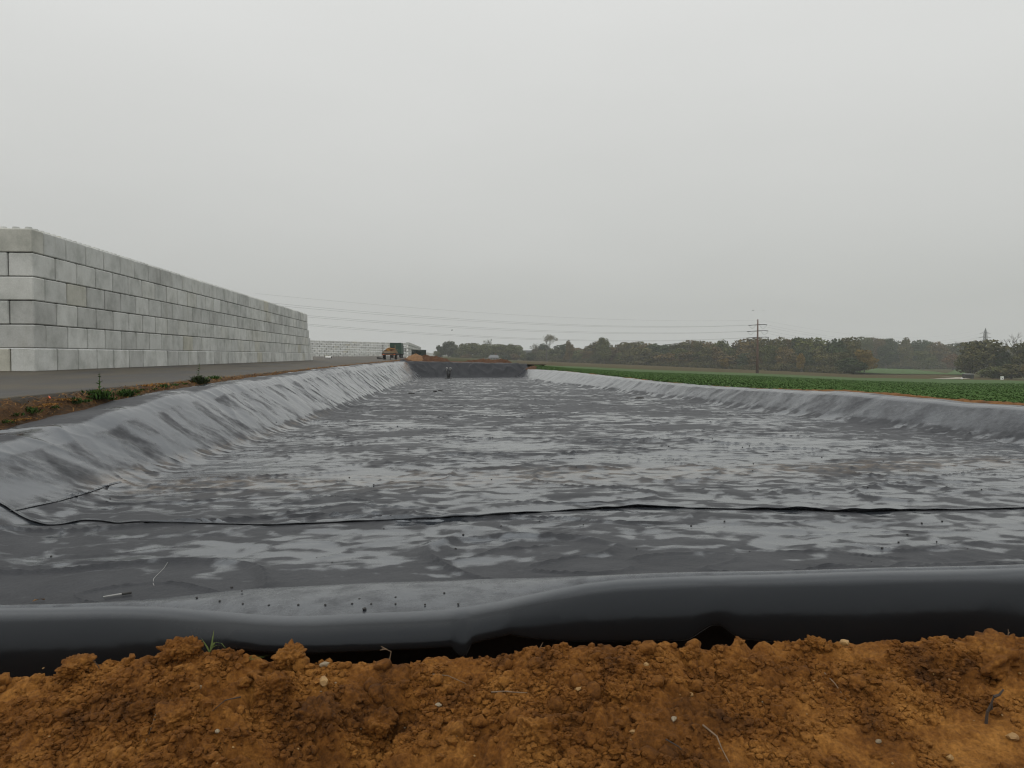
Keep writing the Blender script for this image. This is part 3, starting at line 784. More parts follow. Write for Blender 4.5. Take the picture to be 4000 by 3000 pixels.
def big_wall():
    for row in range(6):
        z = row * .8; top = row == 5; odd = row % 2 == 1       # odd rows start with a block lying across the end
        rr = random.Random(row * 7 + 1)
        # the side seen from the pond, starting at the corner (local x = -.4 is the block centre line)
        y = 0.0; x = -.4
        if odd: y = .8
        else:
            put_block(wall, rr.choice(FULL), x, .8, z); y = 1.6
        cnt = 0
        while y < END[row] - .05:
            L = 1.6 if END[row] - y > 1.5 else .8
            me = rr.choice(FULL if L > 1 else HALF); st = None
            if top:
                if cnt < 8: st = (L, .8)
                else: me = FULLS if L > 1 else HALFS
            put_block(wall, me, x, y + L / 2, z, st); y += L; cnt += 1
        # the end face, running away to the left
        xx = 0.0 if odd else -.8
        k = 0
        while xx > -6.4:
            W = 1.6
            me = rr.choice(ACR); st = None
            if top:
                if k < 2: st = (.8, 1.6)
                else: me = ACRS
            put_block(wall, me, xx - W / 2, .4, z, st); xx -= W; k += 1
big_wall()

def long_wall(name, label, p0, p1, rows, nb, seed, thick_end=False):
    p0 = np.array(p0); p1 = np.array(p1); dv = p1[:2] - p0[:2]; L = np.linalg.norm(dv); ang = math.atan2(dv[1], dv[0]) - math.pi / 2
    w = thing(name, label, 'wall', tuple(p0), ang)
    slope = (p1[2] - p0[2]) / L; rr = random.Random(seed); bl = L / nb
    k = bl / 1.6
    for r in range(rows):
        y = -(bl / 2 if r % 2 else 0); 
        n = nb + (r % 2)
        for i in range(n):
            a = max(y, 0); b = min(y + bl, L); y += bl
            if b - a < .1: continue
            o = obj('block', rr.choice(FULL if b - a > bl * .7 else HALF), M['concrete'], w, (rr.uniform(-.01, .01), (a + b) / 2, r * .8 + slope * (a + b) / 2), (math.atan(slope), 0, 0))
            o.scale = (1, (b - a - .17) / (1.53 if b - a > bl * .7 else .73), .89)
    return w
q0 = at(1195, 1392, 262); q1 = at(1596, 1403.5, 262)
long_wall('block_wall', 'far grey block wall across the back of the yard, partly hidden by the green lorry', q0, q1, 7, 22, 3)
q0 = at(1592, 1400, 186); q1 = at(1641, 1396, 292)
sw = long_wall('block_wall', 'stepped grey block wall running away to the right of the green lorry', q0, q1, 5, 36, 5)
# pale propping wedges on its near end
for i in range(4):
    obj('end_wedge', MB().prism([(-.25, 0), (.25, 0), (.12, .55), (-.12, .55)], -.06, .0).mesh('end_wedge'), M['white'], sw, (0, -.42, .1 + i * .85))

# ------------------------------------------------------------------ vehicles and gear in the yard
def at_yard(u, y, d): return at(u, y, d)
def build_truck():
    p = at(1545, 1398, 166); t = thing('lorry', 'dark green box lorry standing behind the loaded trailer', 'lorry', tuple(p), R(3))
    W = 2.42
    MB().box((0, 2.6, 2.05), (W, 5.2, 2.35), bev=.03).build('box_body', M['gpaint'], t)
    for i in range(9): MB().box((-W / 2 + .16 + i * .262, -.02, 2.05), (.10, .05, 2.2)).build('rib', M['gpaint'], t)
    MB().box((0, -.03, 3.2), (W + .03, .08, .10)).build('top_rail', M['gdark'], t)
    MB().box((0, 2.6, .72), (1.0, 5.0, .28)).box((0, .25, .62), (2.3, .12, .16)).build('chassis', M['black'], t)
    for s in (-1, 1):
        for y in (.9, 4.3):
            w = MB().tube((s * .88, y, .48), (s * 1.18, y, .48), .48, n=20).build('wheel', M['rubber'], t)
            MB().tube((s * 1.17, y, .48), (s * 1.20, y, .48), .24, n=14).build('rim', M['galv'], w)
    MB().box((.98, -.05, .45), (.42, .04, .7)).build('mudguard', M['rubber'], t)
    MB().box((-.98, -.05, .45), (.42, .04, .7)).build('mudguard', M['rubber'], t)
    MB().box((0, 6.3, 1.7), (2.3, 1.9, 2.2), bev=.15).build('cab', M['gdark'], t)
    m = MB().tube((1.15, 5.6, 2.0), (1.55, 5.2, 2.0), .03).build('mirror_arm', M['black'], t)
    MB().box((1.62, 5.15, 1.75), (.22, .12, .75), bev=.03).build('mirror', M['black'], m)
build_truck()
def build_trailer():
    p = at(1520, 1404.2, 128); t = thing('flatbed_trailer', 'low dark flatbed trailer with two wheels carrying yellow machinery', 'trailer', tuple(p), R(3))
    MB().box((0, 2.2, .98), (2.45, 4.6, .14)).box((-.5, 2.2, .86), (.12, 4.4, .16)).box((.5, 2.2, .86), (.12, 4.4, .16)).build('deck', M['black'], t)
    MB().box((0, -.13, .82), (2.4, .07, .16)).build('rear_bar', M['rusty'], t)
    for s in (-1, 1):
        for y in (1.2, 2.3):
            w = MB().tube((s * .82, y, .42), (s * 1.12, y, .42), .42, n=18).build('wheel', M['rubber'], t)
            MB().tube((s * 1.115, y, .42), (s * 1.14, y, .42), .2, n=12).build('rim', M['rusty'], w)
        MB().box((s * 1.0, -.05, 1.75), (.08, .08, 1.4)).build('stake', M['wood' if s > 0 else 'black'], t)
    MB().tube((.22, 0, .8), (.22, 0, .02), .05).box((.22, 0, .03), (.22, .22, .06)).build('support_leg', M['black'], t)
    MB().tube((0, 4.4, .85), (0, 6.2, .6), .07).build('drawbar', M['black'], t)
    for s in (-1, 1): MB().box((s * .9, -.17, .85), (.22, .03, .10)).build('lamp', M['orange'], t)
    zb = p[2] + 1.055; c = lambda x, y, z=0: (p[0] + x, p[1] + y, zb + z * .72)
    # timber stack under the machine
    s1 = thing('timber_stack', 'pale planks stacked flat on the trailer deck under the yellow machine', 'timber', c(0, 0), R(3))
    for r in range(3):
        for i in range(5):
            MB().box((random.uniform(-.06, .06), .3 + i * .62, .06 + r * .115), (2.35 - .1 * r, .5, .09), rz=random.uniform(-.03, .03)).build('plank', M['wood'], s1)
    mchn = thing('digger_attachment', 'yellow and rusty machine part lying on the planks of the trailer', 'machine', c(.05, .4, .35), R(3))
    mchn.scale = (1, 1, .68)
    MB().box((-.25, .8, .42), (.62, 1.2, .74), bev=.08).build('housing', M['yellow'], mchn)
    MB().box((.55, .7, .34), (.85, 1.0, .52), bev=.10).build('housing', M['rusty'], mchn)
    MB().path([(-.9, .3, .15), (-.55, .3, .62), (-.1, .3, .95), (.3, .3, .72), (.8, .3, .66)], [.1, .12, .12, .11, .08], 8).build('arm', M['yellow'], mchn)
    MB().tube((-.9, .2, .4), (.9, .5, .3), .07).build('ram', M['galv'], mchn)
    MB().box((-.75, .6, .16), (.5, .9, .3), bev=.05).build('bucket', M['rusty'], mchn)
    MB().prism([(-.2, .0), (.25, .0), (.02, .75)], -.05, .1).build('bracket', M['yellow'], mchn, (-.25, .1, .25))
    ty = thing('spare_tyre', 'black tyre lying on top of the yellow machine load', 'tyre', c(.35, 1.3, 1.28), 0)
    b = MB(); n = 24
    for k in range(n):
        a0 = k * 2 * math.pi / n; a1 = (k + 1) * 2 * math.pi / n
        b.tube((.28 * math.cos(a0), .28 * math.sin(a0), 0), (.28 * math.cos(a1), .28 * math.sin(a1), 0), .12, n=8)
    b.build('tread', M['rubber'], ty, smooth=True)
    bd = thing('plank', 'pale loose board sticking out at the right of the trailer load', 'plank', c(.95, .3, .62), R(25))
    MB().box((0, 0, 0), (.95, .2, .05), ry=R(-14)).build('board', M['wood'], bd)
build_trailer()
p = at(1486, 1402, 126)
t = thing('steel_ramp', 'dark flat steel ramp lying on the yard left of the trailer', 'ramp', tuple(p), R(8))
MB().prism([(-.55, 0), (.45, 0), (.5, .12), (-.3, .34), (-.6, .30)], 0, .5).build('plate', M['black'], t)
MB().box((.1, -.02, .16), (.9, .04, .05), ry=R(12)).build('lip', M['galv'], t)
p = at(1281, 1400.0, 118)
t = thing('plastic_pipe', 'short white plastic pipe lying alone on the empty yard', 'pipe', (p[0], p[1], p[2]), R(-8))
MB().tube((-.40, 0, .16), (.40, .25, .16), .15, n=18).build('barrel', M['white'], t, smooth=False)
MB().tube((.40, .25, .16), (.46, .29, .16), .12, n=18).build('end_cap', M['black'], t)
MB().tube((-.44, -.02, .16), (-.40, 0, .16), .13, n=18).build('end_cap', M['black'], t)
def skip():
    p = at(1626, 1398, 160); t = thing('skip_container', 'dark green open container tucked behind the sandy heap', 'container', tuple(p), R(-6))
    W, L, H = 1.95, 5.0, 1.5
    MB().box((-W / 2, L / 2, H / 2 + .1), (.07, L, H)).build('side_panel', M['gdark'], t)
    MB().box((W / 2, L / 2, H / 2 + .1), (.07, L, H)).build('side_panel', M['gdark'], t)
    MB().box((0, L, H / 2 + .1), (W, .07, H)).build('end_panel', M['gdark'], t)
    MB().box((0, 0, .45), (W - .1, .07, .7)).build('end_panel', M['gdark'], t)
    MB().box((0, L / 2, .12), (W - .1, L - .1, .08)).build('base', M['black'], t)
    MB().box((0, .0, H + .15), (W + .16, .12, .12)).box((W / 2, L / 2, H + .152), (.12, L, .1)).box((-W / 2, L / 2, H + .152), (.12, L, .1)).build('rim', M['gdark'], t)
    for i in range(5): MB().box((W / 2 + .06, .4 + i * 1.0, .8), (.06, .1, 1.3)).build('rib', M['gdark'], t)
skip()

def heap(name, label, cat, u, y, d, w, dep, h, mat, seed, rough=.25, grp=None):
    p = at(u, y, d); n = 46
    a = np.linspace(-1, 1, n); A, B = np.meshgrid(a, a)
    r = np.sqrt(A ** 2 + B ** 2)
    base = np.clip(1 - r, 0, 1); base = base ** .8 * (1 - .25 * base)
    nz = fbm(A * 2.2 + seed, B * 2.2, seed, 5, .6); lump = np.abs(perlin(A * 5 + seed, B * 5, seed + 3))
    Z = h * base * (1.15 + rough * 1.6 * nz) + h * rough * .9 * lump * sstep(0, .25, base) - .15
    me = grid_mesh(name, A * w / 2, B * dep / 2, Z, True)
    o = obj(name, me, mat, None, (p[0], p[1], p[2])); return tag(o, label, cat, grp)
heap('sand_heap', 'rounded heap of pale orange sand in front of the dark container', 'heap', 1622, 1406, 126, 3.6, 4, 1.35, M['sand'], 3, .10)
heap('soil_heap', 'long heap of dark brown soil right beside the sandy heap', 'heap', 1675, 1407, 127, 7.2, 5, .98, M['heap'], 5, .30)
heap('soil_heap', 'low dark soil heap left of the sandy heap by the yard', 'heap', 1588, 1407, 125, 3.2, 3, .42, M['heap'], 8, .3)
heap('soil_heap', 'lumpy brown soil heap behind the right half of the far bank', 'heap', 1900, 1414, 127, 8.5, 5, .62, M['heap'], 11, .42)
heap('soil_heap', 'small brown soil heap at the right end of the far bank', 'heap', 1965, 1415, 126, 3.0, 3, .62, M['heap'], 13, .42)
heap('soil_heap', 'brown soil heap on the field edge past the far right corner of the pond', 'heap', 2080, 1438, 119, 2.2, 7, .5, M['heap'], 17, .35)
heap('soil_heap', 'clump of orange brown soil by the crop at the right rim', 'heap', 4010, 1594, 20.4, 1.0, 1.2, .22, M['heap'], 21, .5)
p = at(1728, 1404, 138); t = thing('timber_plank', 'long pale board lying on the far soil behind the dark bank', 'plank', tuple(p), R(4))
MB().box((0, 0, .05), (1.9, .25, .08)).build('board', M['wood'], t)
MB().box((.3, .02, -.1), (.1, .3, .22)).build('bearer', M['black'], t)

def drain():
    b = on_liner(1752, 1478); t = thing('drain_outlet', 'black twin headed outlet pipe standing at the foot of the far bank', 'pipe', tuple(b), 0)
    MB().path([(-.08, 0, -.05), (-.10, 0, .35), (-.16, 0, .8), (-.22, -.02, 1.15)], [.15, .14, .13, .13], 12).build('riser', M['dpipe'], t, smooth=True)
    MB().path([(.12, .05, .1), (.16, .03, .6), (.24, .0, 1.15)], [.12, .12, .13], 12).build('riser', M['dpipe'], t, smooth=True)
    for x in (-.24, .27):
        h = MB().tube((x, .2, 1.28), (x, -.25, 1.22), .2, n=16).build('pipe_head', M['dpipe'], t)
        MB().tube((x, -.25, 1.22), (x, -.27, 1.22), .13, n=14).build('end_ring', M['galv'], h)
        MB().box((x, 0, 1.49), (.26, .2, .06), bev=.02).build('clamp', M['white'], h)  # painted highlight: a white cap added on top of each black head
    MB().box((0, .1, .05), (1.1, .7, .14), bev=.05).build('base_plate', M['dpipe'], t)
drain()

# ------------------------------------------------------------------ power lines
def build_pole():
    p = np.array([(2958 - CX) / F * 338, 338, 0.0]); p[2] = -(1459 - HZ) / F * 338
    t = thing('power_pole', 'tall rust brown steel power pole with three cross arms at the crop edge', 'pole', tuple(p), 0)
    H = (1459 - 1248) / F * 338
    MB().tube((0, 0, -.6), (0, 0, H), .66, .24, 16).build('shaft', M['steel'], t, smooth=True)
    for k, (yy, hl) in enumerate(((1269, 2.5), (1293, 3.1), (1318, 3.4))):
        z = (1459 - yy) / F * 338
        a = MB().tube((-hl, -.3, z - .15), (0, 0, z), .10, .2, 8).tube((0, 0, z), (hl, .3, z + .15), .2, .10, 8).build('cross_arm', M['black'], t)
        for s in (-1, 1):
            MB().tube((s * hl, s * .3, z + s * .15), (s * hl + s * 1.6, s * .3, z + s * .15 - .15), .16, .16, 10).build('insulator', M['insul'], a)
            # slack jumper loop under each arm end
            L = [(s * hl + s * 1.6 * (1 - q) - s * 1.6 * q, s * .3, z - .1 - 1.5 * math.sin(math.pi * q)) for q in np.linspace(0, 1, 9)]
            MB().path(L, .035, 5).build('jumper', M['wire'], a)
    MB().tube((-.7, 0, H - .35), (.1, 0, H - .3), .06).build('earth_peg', M['black'], t)
build_pole()
def wire(pts, dA, dB, label, n=60, r=.045):
    """pts: three picture points; the wire hangs as a parabola between distances dA (first) and dB (last)"""
    u0, u1, u2 = pts[0][0], pts[1][0], pts[2][0]
    inv = lambda u: 1 / dA + (1 / dB - 1 / dA) * (u - u0) / (u2 - u0)
    P = [((u - CX) / F / inv(u), 1 / inv(u), (HZ - y) / F / inv(u)) for u, y in pts]
    A = np.array(P[0]); B = np.array(P[2]); L = np.linalg.norm(B[:2] - A[:2]); tm = np.linalg.norm(np.array(P[1])[:2] - A[:2]) / L
    lin = A[2] + (B[2] - A[2]) * tm; c = (P[1][2] - lin) / (tm * (tm - 1))
    tt = np.linspace(0, 1, n)
    X = [(A[0] + (B[0] - A[0]) * t, A[1] + (B[1] - A[1]) * t, A[2] + (B[2] - A[2]) * t + c * t * (t - 1)) for t in tt]
    o = MB().path(X, r, 5).build('power_cable', M['wire'])
    return tag(o, label, 'cable', 'power cables strung across the sky')
LW = [
    ([(2952, 1251), (2100, 1235), (1000, 1147)], 'thin topmost earth cable running left from the tip of the brown pole'),
    ([(2922, 1270), (2100, 1263), (1000, 1178)], 'upper of the two cables leaving the top arm of the brown pole leftward'),
    ([(2940, 1270), (2100, 1268), (1000, 1186)], 'lower of the two cables leaving the top arm of the brown pole leftward'),
    ([(2916, 1294), (2100, 1290.5), (1000, 1215)], 'upper of the two cables leaving the middle arm of the brown pole leftward'),
    ([(2934, 1294), (2100, 1295.5), (1000, 1221)], 'lower of the two cables leaving the middle arm of the brown pole leftward'),
    ([(2912, 1319), (2100, 1323), (1000, 1248)], 'upper of the two cables leaving the lowest arm of the brown pole leftward'),
    ([(2930, 1319), (2100, 1327), (1000, 1254)], 'lower of the two cables leaving the lowest arm of the brown pole leftward'),
]
for i, (pts, lab) in enumerate(LW): wire(pts, 338, 205, lab, r=.014 if i == 0 else .020)
RW = [
    ([(2975, 1251), (3220, 1293), (3842, 1284)], 'earth cable dropping right from the pole tip toward the lattice pylon'),
    ([(2993, 1269), (3220, 1311), (3826, 1303)], 'upper cable leaving the top arm of the pole toward the lattice pylon'),
    ([(2970, 1273), (3220, 1319), (3872, 1303)], 'lower cable leaving the top arm of the pole toward the lattice pylon'),
    ([(2998, 1293), (3220, 1331), (3821, 1319)], 'upper cable leaving the middle arm of the pole toward the lattice pylon'),
    ([(2975, 1299), (3220, 1341), (3876, 1319)], 'lower cable leaving the middle arm of the pole toward the lattice pylon'),
]
for i, (pts, lab) in enumerate(RW): wire(pts, 338, 640, lab, r=.014 if i == 0 else .020)
def build_pylon():
    d = 640; zt = (HZ - 1283) / F * d; zb = float(terr_z((3846 - CX) / F * d, d)); H = zt - zb
    t = thing('lattice_pylon', 'grey steel lattice pylon rising behind the trees at the right', 'pylon', ((3846 - CX) / F * d, d, zb), R(20))
    zz = lambda y: (HZ - y) / F * d - zb
    wid = lambda z: interp(z, [(0, 3.0), (zz(1336), 1.05), (zz(1298), .8), (H - 3, .55), (H, .12)])
    lv = list(np.linspace(0, zz(1336), 7)) + list(np.linspace(zz(1336), H, 9))[1:]
    for sx in (-1, 1):
        for sy in (-1, 1):
            MB().path([(sx * wid(z), sy * wid(z), z) for z in lv], .19, 4).build('leg', M['galv'], t)
    b = MB()
    for z0, z1 in zip(lv[:-1], lv[1:]):
        a, c = wid(z0), wid(z1)
        for s in (-1, 1):
            b.tube((-a, s * a, z0), (c, s * c, z1), .11, n=4).tube((a, s * a, z0), (-c, s * c, z1), .11, n=4)
            b.tube((s * a, -a, z0), (s * c, c, z1), .11, n=4).tube((s * a, a, z0), (s * c, -c, z1), .11, n=4)
        b.tube((-c, -c, z1), (c, -c, z1), .11, n=4).tube((-c, c, z1), (c, c, z1), .11, n=4)
    b.build('bracing', M['galv'], t)
    for y, hl in ((1299, 4.6), (1316, 5.7), (1334, 4.8)):
        z = zz(y)
        for s in (-1, 1):
            a = MB().tube((s * .7, .5, z + .9), (s * hl, 0, z - .6), .11, .11, n=4).tube((s * .7, -.5, z - .4), (s * hl, 0, z - .6), .11, .11, n=4).tube((s * .7, .5, z - .4), (s * hl, 0, z - .6), .1, .11, n=4).tube((s * 2.4, 0, z - .45), (s * 2.4, .2, z + .25), .06, n=4).build('cross_arm', M['galv'], t)
            MB().tube((s * hl, 0, z - .6), (s * (hl + 1.4), .3, z - .8), .16, n=8).build('insulator', M['insul'], a)
build_pylon()
def bird(u, y, d, s, rz, label, flap_):
    p = at(u, y, d); t = thing('bird', label, 'bird', tuple(p), rz)
    MB().ball((0, 0, 0), s * .32, 2, (1.5, .5, .5)).ball((s * .5, 0, .05 * s), s * .13, 1).build('body', M['bird'], t, smooth=True)
    for k in (-1, 1):
        V = [(.2 * s, k * .1 * s, 0), (-.22 * s, k * .1 * s, 0), (-.18 * s, k * .55 * s, flap_ * .3 * s), (.05 * s, k * .95 * s, flap_ * .45 * s), (.2 * s, k * .5 * s, flap_ * .3 * s)]
        V2 = [(a, b, c - .03 * s) for a, b, c in V]; b = bmesh.new()
        v1 = [b.verts.new(v) for v in V]; v2 = [b.verts.new(v) for v in V2]; b.faces.new(v1); b.faces.new(v2[::-1])
        for i in range(5): b.faces.new((v1[i], v2[i], v2[(i + 1) % 5], v1[(i + 1) % 5]))
        bmesh.ops.recalc_face_normals(b, faces=b.faces); me = bpy.data.meshes.new('wing'); b.to_mesh(me); b.free(); obj('wing', me, M['bird'], t)
bird(2941, 1213, 300, .62, R(10), 'dark bird in flight above the power pole, to its left', .3)
bird(2983, 1213, 300, .55, R(60), 'dark bird in flight above the power pole, to its right', -.3)
bird(1765, 1290, 180, .42, R(35), 'small dark bird in the sky between the cables and the far trees', .9)

# ------------------------------------------------------------------ trees
def crown_data(seed, w, h, nl, n, leaf, fill=.25, z0=0.0, flat=1.0, shape='round'):
    """leaf clumps spread through several lobes; returns quads in metres, base of crown at z0"""
    r = np.random.default_rng(seed)
    L = []
    for i in range(nl):
        a = r.uniform(0, 2 * math.pi); rad = math.sqrt(r.random()) * w * .34; zz = r.uniform(.2, .86)
        env = math.sin(math.pi * min(1, max(.12, zz if shape == 'round' else zz * .8 + .1))) ** .5
        L.append((math.cos(a) * rad * env, math.sin(a) * rad * env, z0 + h * zz, w * r.uniform(.15, .27) * (1 if nl > 6 else 1.4), h * r.uniform(.13, .22) * flat))
    L.append((0, 0, z0 + h * .45, w * .33, h * .36))
    L = np.array(L); k = r.choice(len(L), n, p=(L[:, 3] ** 2) / (L[:, 3] ** 2).sum()); l = L[k]
    d = r.normal(size=(n, 3)); d /= np.linalg.norm(d, axis=1)[:, None]
    rad = np.where(r.random(n) < fill, r.uniform(.3, .9, n), r.uniform(.82, 1.1, n))
    c = np.stack([l[:, 0] + d[:, 0] * l[:, 3] * rad, l[:, 1] + d[:, 1] * l[:, 3] * rad, l[:, 2] + d[:, 2] * l[:, 4] * rad], -1)
    nrm = d + .7 * r.normal(size=(n, 3)); nrm /= np.linalg.norm(nrm, axis=1)[:, None]
    t = np.cross(nrm, r.normal(size=(n, 3))); t /= np.linalg.norm(t, axis=1)[:, None]; b = np.cross(nrm, t)
    s = leaf * r.uniform(.5, 1.25, n)[:, None]; e = leaf * r.uniform(.35, .9, n)[:, None]
    V = np.stack([c - t * s, c - b * e + t * s * .2, c + t * s, c + b * e - t * s * .2], 1)
    V[:, :, 2] = np.maximum(V[:, :, 2], 0.05)
    return V.reshape(-1, 3), L
def crown_mesh(*a, **k):
    V, L = crown_data(*a, **k); me = quads_mesh('crown', V, np.arange(len(V)).reshape(-1, 4)); return me, L
def trunk_mesh(h, r, L, seed):
    rr = random.Random(seed); b = MB()
    b.path([(0, 0, -.6), (.05 * h * .1, 0, h * .3), (rr.uniform(-.2, .2), rr.uniform(-.2, .2), h * .62), (rr.uniform(-.4, .4), rr.uniform(-.3, .3), h * .88)], [r, r * .75, r * .5, r * .15], 7)
    for l in L[:6]:
        z0 = h * rr.uniform(.28, .5)
        b.path([(0, 0, z0), (l[0] * .5, l[1] * .5, (z0 + l[2]) / 2 + .3), (l[0], l[1], l[2])], [r * .42, r * .28, r * .08], 5)
    return b.mesh('trunk')
VAR = []
for s, (w, h, nl, n, leaf, z0) in enumerate(((13, 15, 12, 2600, .62, 2.0), (15, 14, 14, 2800, .66, 1.5), (10, 16, 10, 2200, .6, 2.5), (12, 13, 11, 2400, .6, 1.0), (16, 16, 15, 3000, .7, 2.0), (9, 12, 9, 1800, .55, .8))):
    me, L = crown_mesh(100 + s, w, h, nl, n, leaf, .25, z0)
    vv = np.empty(len(me.vertices) * 3, np.float32); me.vertices.foreach_get('co', vv); vv = vv.reshape(-1, 3)
    VAR.append((me, trunk_mesh(h + z0, .42, L, s), float(np.percentile(np.abs(vv[:, :2]), 97)) * 2.05, float(np.percentile(vv[:, 2], 99.6))))
MATS = {}
def crown_variant(i, key):
    if (i, key) not in MATS:
        me = VAR[i][0].copy(); me.materials.clear(); me.materials.append(M[key]); MATS[(i, key)] = me
    return MATS[(i, key)]
def tree(u, ytop, ybase, d, wpx, key, i, label, group=None, name='tree'):
    zb = -(ybase - HZ) / F * d - .35; H = (ybase - ytop) / F * d + .35; W = wpx / F * d
    t = thing(name, label, 'tree', ((u - CX) / F * d, d, zb), random.uniform(0, 6.28), group)
    me, tr, w, h = VAR[i]; s = (W / w, W / w, H / h)
    obj('trunk', tr, M['bark'], t, scale=s); obj('crown', crown_variant(i, key), None, t, scale=s)
    return t
TOP = [(2080, 1366), (2110, 1350), (2160, 1350), (2220, 1350), (2290, 1354), (2340, 1340), (2400, 1340), (2464, 1334), (2560, 1338), (2640, 1334), (2735, 1329), (2850, 1333), (2900, 1326), (3006, 1316), (3060, 1328), (3120, 1326), (3196, 1318), (3260, 1322), (3342, 1322), (3400, 1326), (3478, 1319), (3540, 1326), (3587, 1332), (3650, 1340), (3722, 1347), (3790, 1352)]
def ybase(u): return float(interp(u, [(2040, 1410), (2300, 1420), (2500, 1428), (2750, 1438), (3000, 1448), (3300, 1456), (3340, 1458)]))
KIND = ['oak', 'brown', 'olive', 'green', 'brown', 'oak']
GRP = 'trees along the edge of the wood'
GL = {'oak': 'dull green brown autumn tree in the front row of the wood', 'brown': 'bare brown autumn tree in the front row of the wood', 'olive': 'olive green tree in the front row of the wood', 'green': 'dark green tree in the front row of the wood'}
def front_wood():
    rr = random.Random(4)
    u = 2085.0
    while u < 3330:
        d = float(d_wood(u)) + rr.uniform(4, 22); yt = float(interp(u, TOP)); yb = ybase(u)
        # front row trees are lower and overlap the taller ones behind
        fr = rr.uniform(.45, .78); key = rr.choice(KIND); i = rr.randrange(6)
        if u > 3230: fr = rr.uniform(.45, .6)
        wpx = rr.uniform(60, 95) * (510 / d) * 1.15
        tree(u, yb - (yb - yt) * fr, yb + 1, d, wpx, key, i, GL[key], GRP)
        u += wpx * rr.uniform(.42, .62)
front_wood()
def tall_row():
    rr = random.Random(9); u = 2095.0
    while u < 3790:
        gap = u > 3330
        d = (float(d_wood(min(u, 3330))) + rr.uniform(30, 60)) if not gap else rr.uniform(770, 830)
        yt = float(interp(u, TOP)) + rr.uniform(-7, 12); yb = ybase(u) if not gap else 1443
        wpx = rr.uniform(70, 115) * (560 / d) * 1.1; key = rr.choice(['oak', 'brown', 'brown', 'olive', 'green'])
        tree(u, yt, yb, d, wpx, key, rr.randrange(5), {'oak': 'tall dull green brown tree on the skyline of the wood', 'brown': 'tall russet brown tree on the skyline of the wood', 'olive': 'tall olive green tree on the skyline of the wood', 'green': 'tall dark green tree on the skyline of the wood'}[key], 'tall trees on the skyline of the wood')
        u += wpx * rr.uniform(.45, .65)
tall_row()
def wood_mass():
    Vs = []
    rr = np.random.default_rng(5)
    for k in range(95):
        u = rr.uniform(2090, 4400); gap = u > 3330
        d = (float(d_wood(min(u, 3330))) + rr.uniform(70, 200)) if not gap else rr.uniform(840, 980)
        yt = float(interp(min(u, 3790), TOP)) + rr.uniform(12, 34); yb = (ybase(u) - 4) if not gap else 1440
        if u > 3790: yt = 1352
        zb = -(yb - HZ) / F * d; H = (yb - yt) / F * d
        V, _ = crown_data(900 + k, 17, H * .9, 8, 620, 1.3, .25, H * .06)
        V[:, 0] += (u - CX) / F * d; V[:, 1] += d; V[:, 2] += zb
        Vs.append(V)
    # undergrowth at the foot of the wood
    for k in range(90):
        u = 2060 + (3335 - 2060) * k / 90 + rr.uniform(-8, 8); d = float(d_wood(u)) + rr.uniform(-3, 3); yb = ybase(u)
        V, _ = crown_data(1900 + k, rr.uniform(9, 15), rr.uniform(3.0, 6), 5, 380, .6, .3, 0)
        V[:, 0] += (u - CX) / F * d; V[:, 1] += d; V[:, 2] += -(yb - HZ) / F * d - .6; Vs.append(V)
    for k in range(46):
        u = 3380 + 430 * k / 46 + rr.uniform(-6, 6); d = 765 + rr.uniform(-4, 4)
        V, _ = crown_data(2900 + k, rr.uniform(12, 20), rr.uniform(5, 9), 5, 380, .9, .3, 0)
        V[:, 0] += (u - CX) / F * d; V[:, 1] += d; V[:, 2] += -(1443 - HZ) / F * d - .6; Vs.append(V)
    V = np.concatenate(Vs)
    o = tag(obj('wood', quads_mesh('wood', V, np.arange(len(V)).reshape(-1, 4)), M['oak']), kind='stuff'); return o
wood_mass()
# trees one can single out
tree(3376, 1368, 1456, 455, 74, 'gold', 1, 'golden orange tree at the corner of the wood beside the far green field')
tree(3130, 1380, 1452, 480, 34, 'gold', 5, 'small yellow leaved tree low in the front of the wood right of the power pole')
tree(2830, 1400, 1440, 500, 30, 'gold', 5, 'small yellowish tree at the foot of the wood left of the power pole')
tree(3330, 1400, 1460, 440, 120, 'green', 3, 'dark blue green round tree at the corner of the wood below the golden tree')
tree(3722, 1384, 1446, 700, 66, 'rust', 3, 'rust orange tree left of the big dark oak at the right')
tree(3610, 1372, 1445, 715, 78, 'olive', 1, 'rounded pale olive tree behind the far green field')
tree(3460, 1350, 1443, 745, 70, 'green', 2, 'dark upright tree at the back of the far green field')
tree(2360, 1320, 1424, 640, 46, 'olive', 2, 'pale poplar standing above the wood on the skyline')
tree(2225, 1331, 1418, 690, 30, 'brown', 5, 'thin half bare tree on the skyline right of the umbrella shaped tree')
tree(3835, 1330, 1472, 400, 150, 'oak', 4, 'big dark spreading oak in front of the lattice pylon')
tree(3790, 1372, 1472, 405, 90, 'oak', 1, 'lower dark tree on the left side of the big oak')
tree(3925, 1372, 1474, 395, 90, 'green', 0, 'dark green tree on the right side of the big oak')
tree(4010, 1342, 1476, 385, 110, 'oak', 1, 'brownish tree cut by the right edge of the picture')
tree(4110, 1350, 1476, 385, 110, 'oak', 0, 'dull green tree just outside the right edge of the picture')
tree(3880, 1432, 1481, 372, 120, 'olive', 3, 'low olive bush under the big oak beside the white sign')
tree(3950, 1424, 1484, 366, 120, 'oak', 3, 'wide brownish bush behind the white sign')
tree(4015, 1424, 1484, 362, 90, 'gold', 3, 'yellowish bush at the right edge behind the crop')
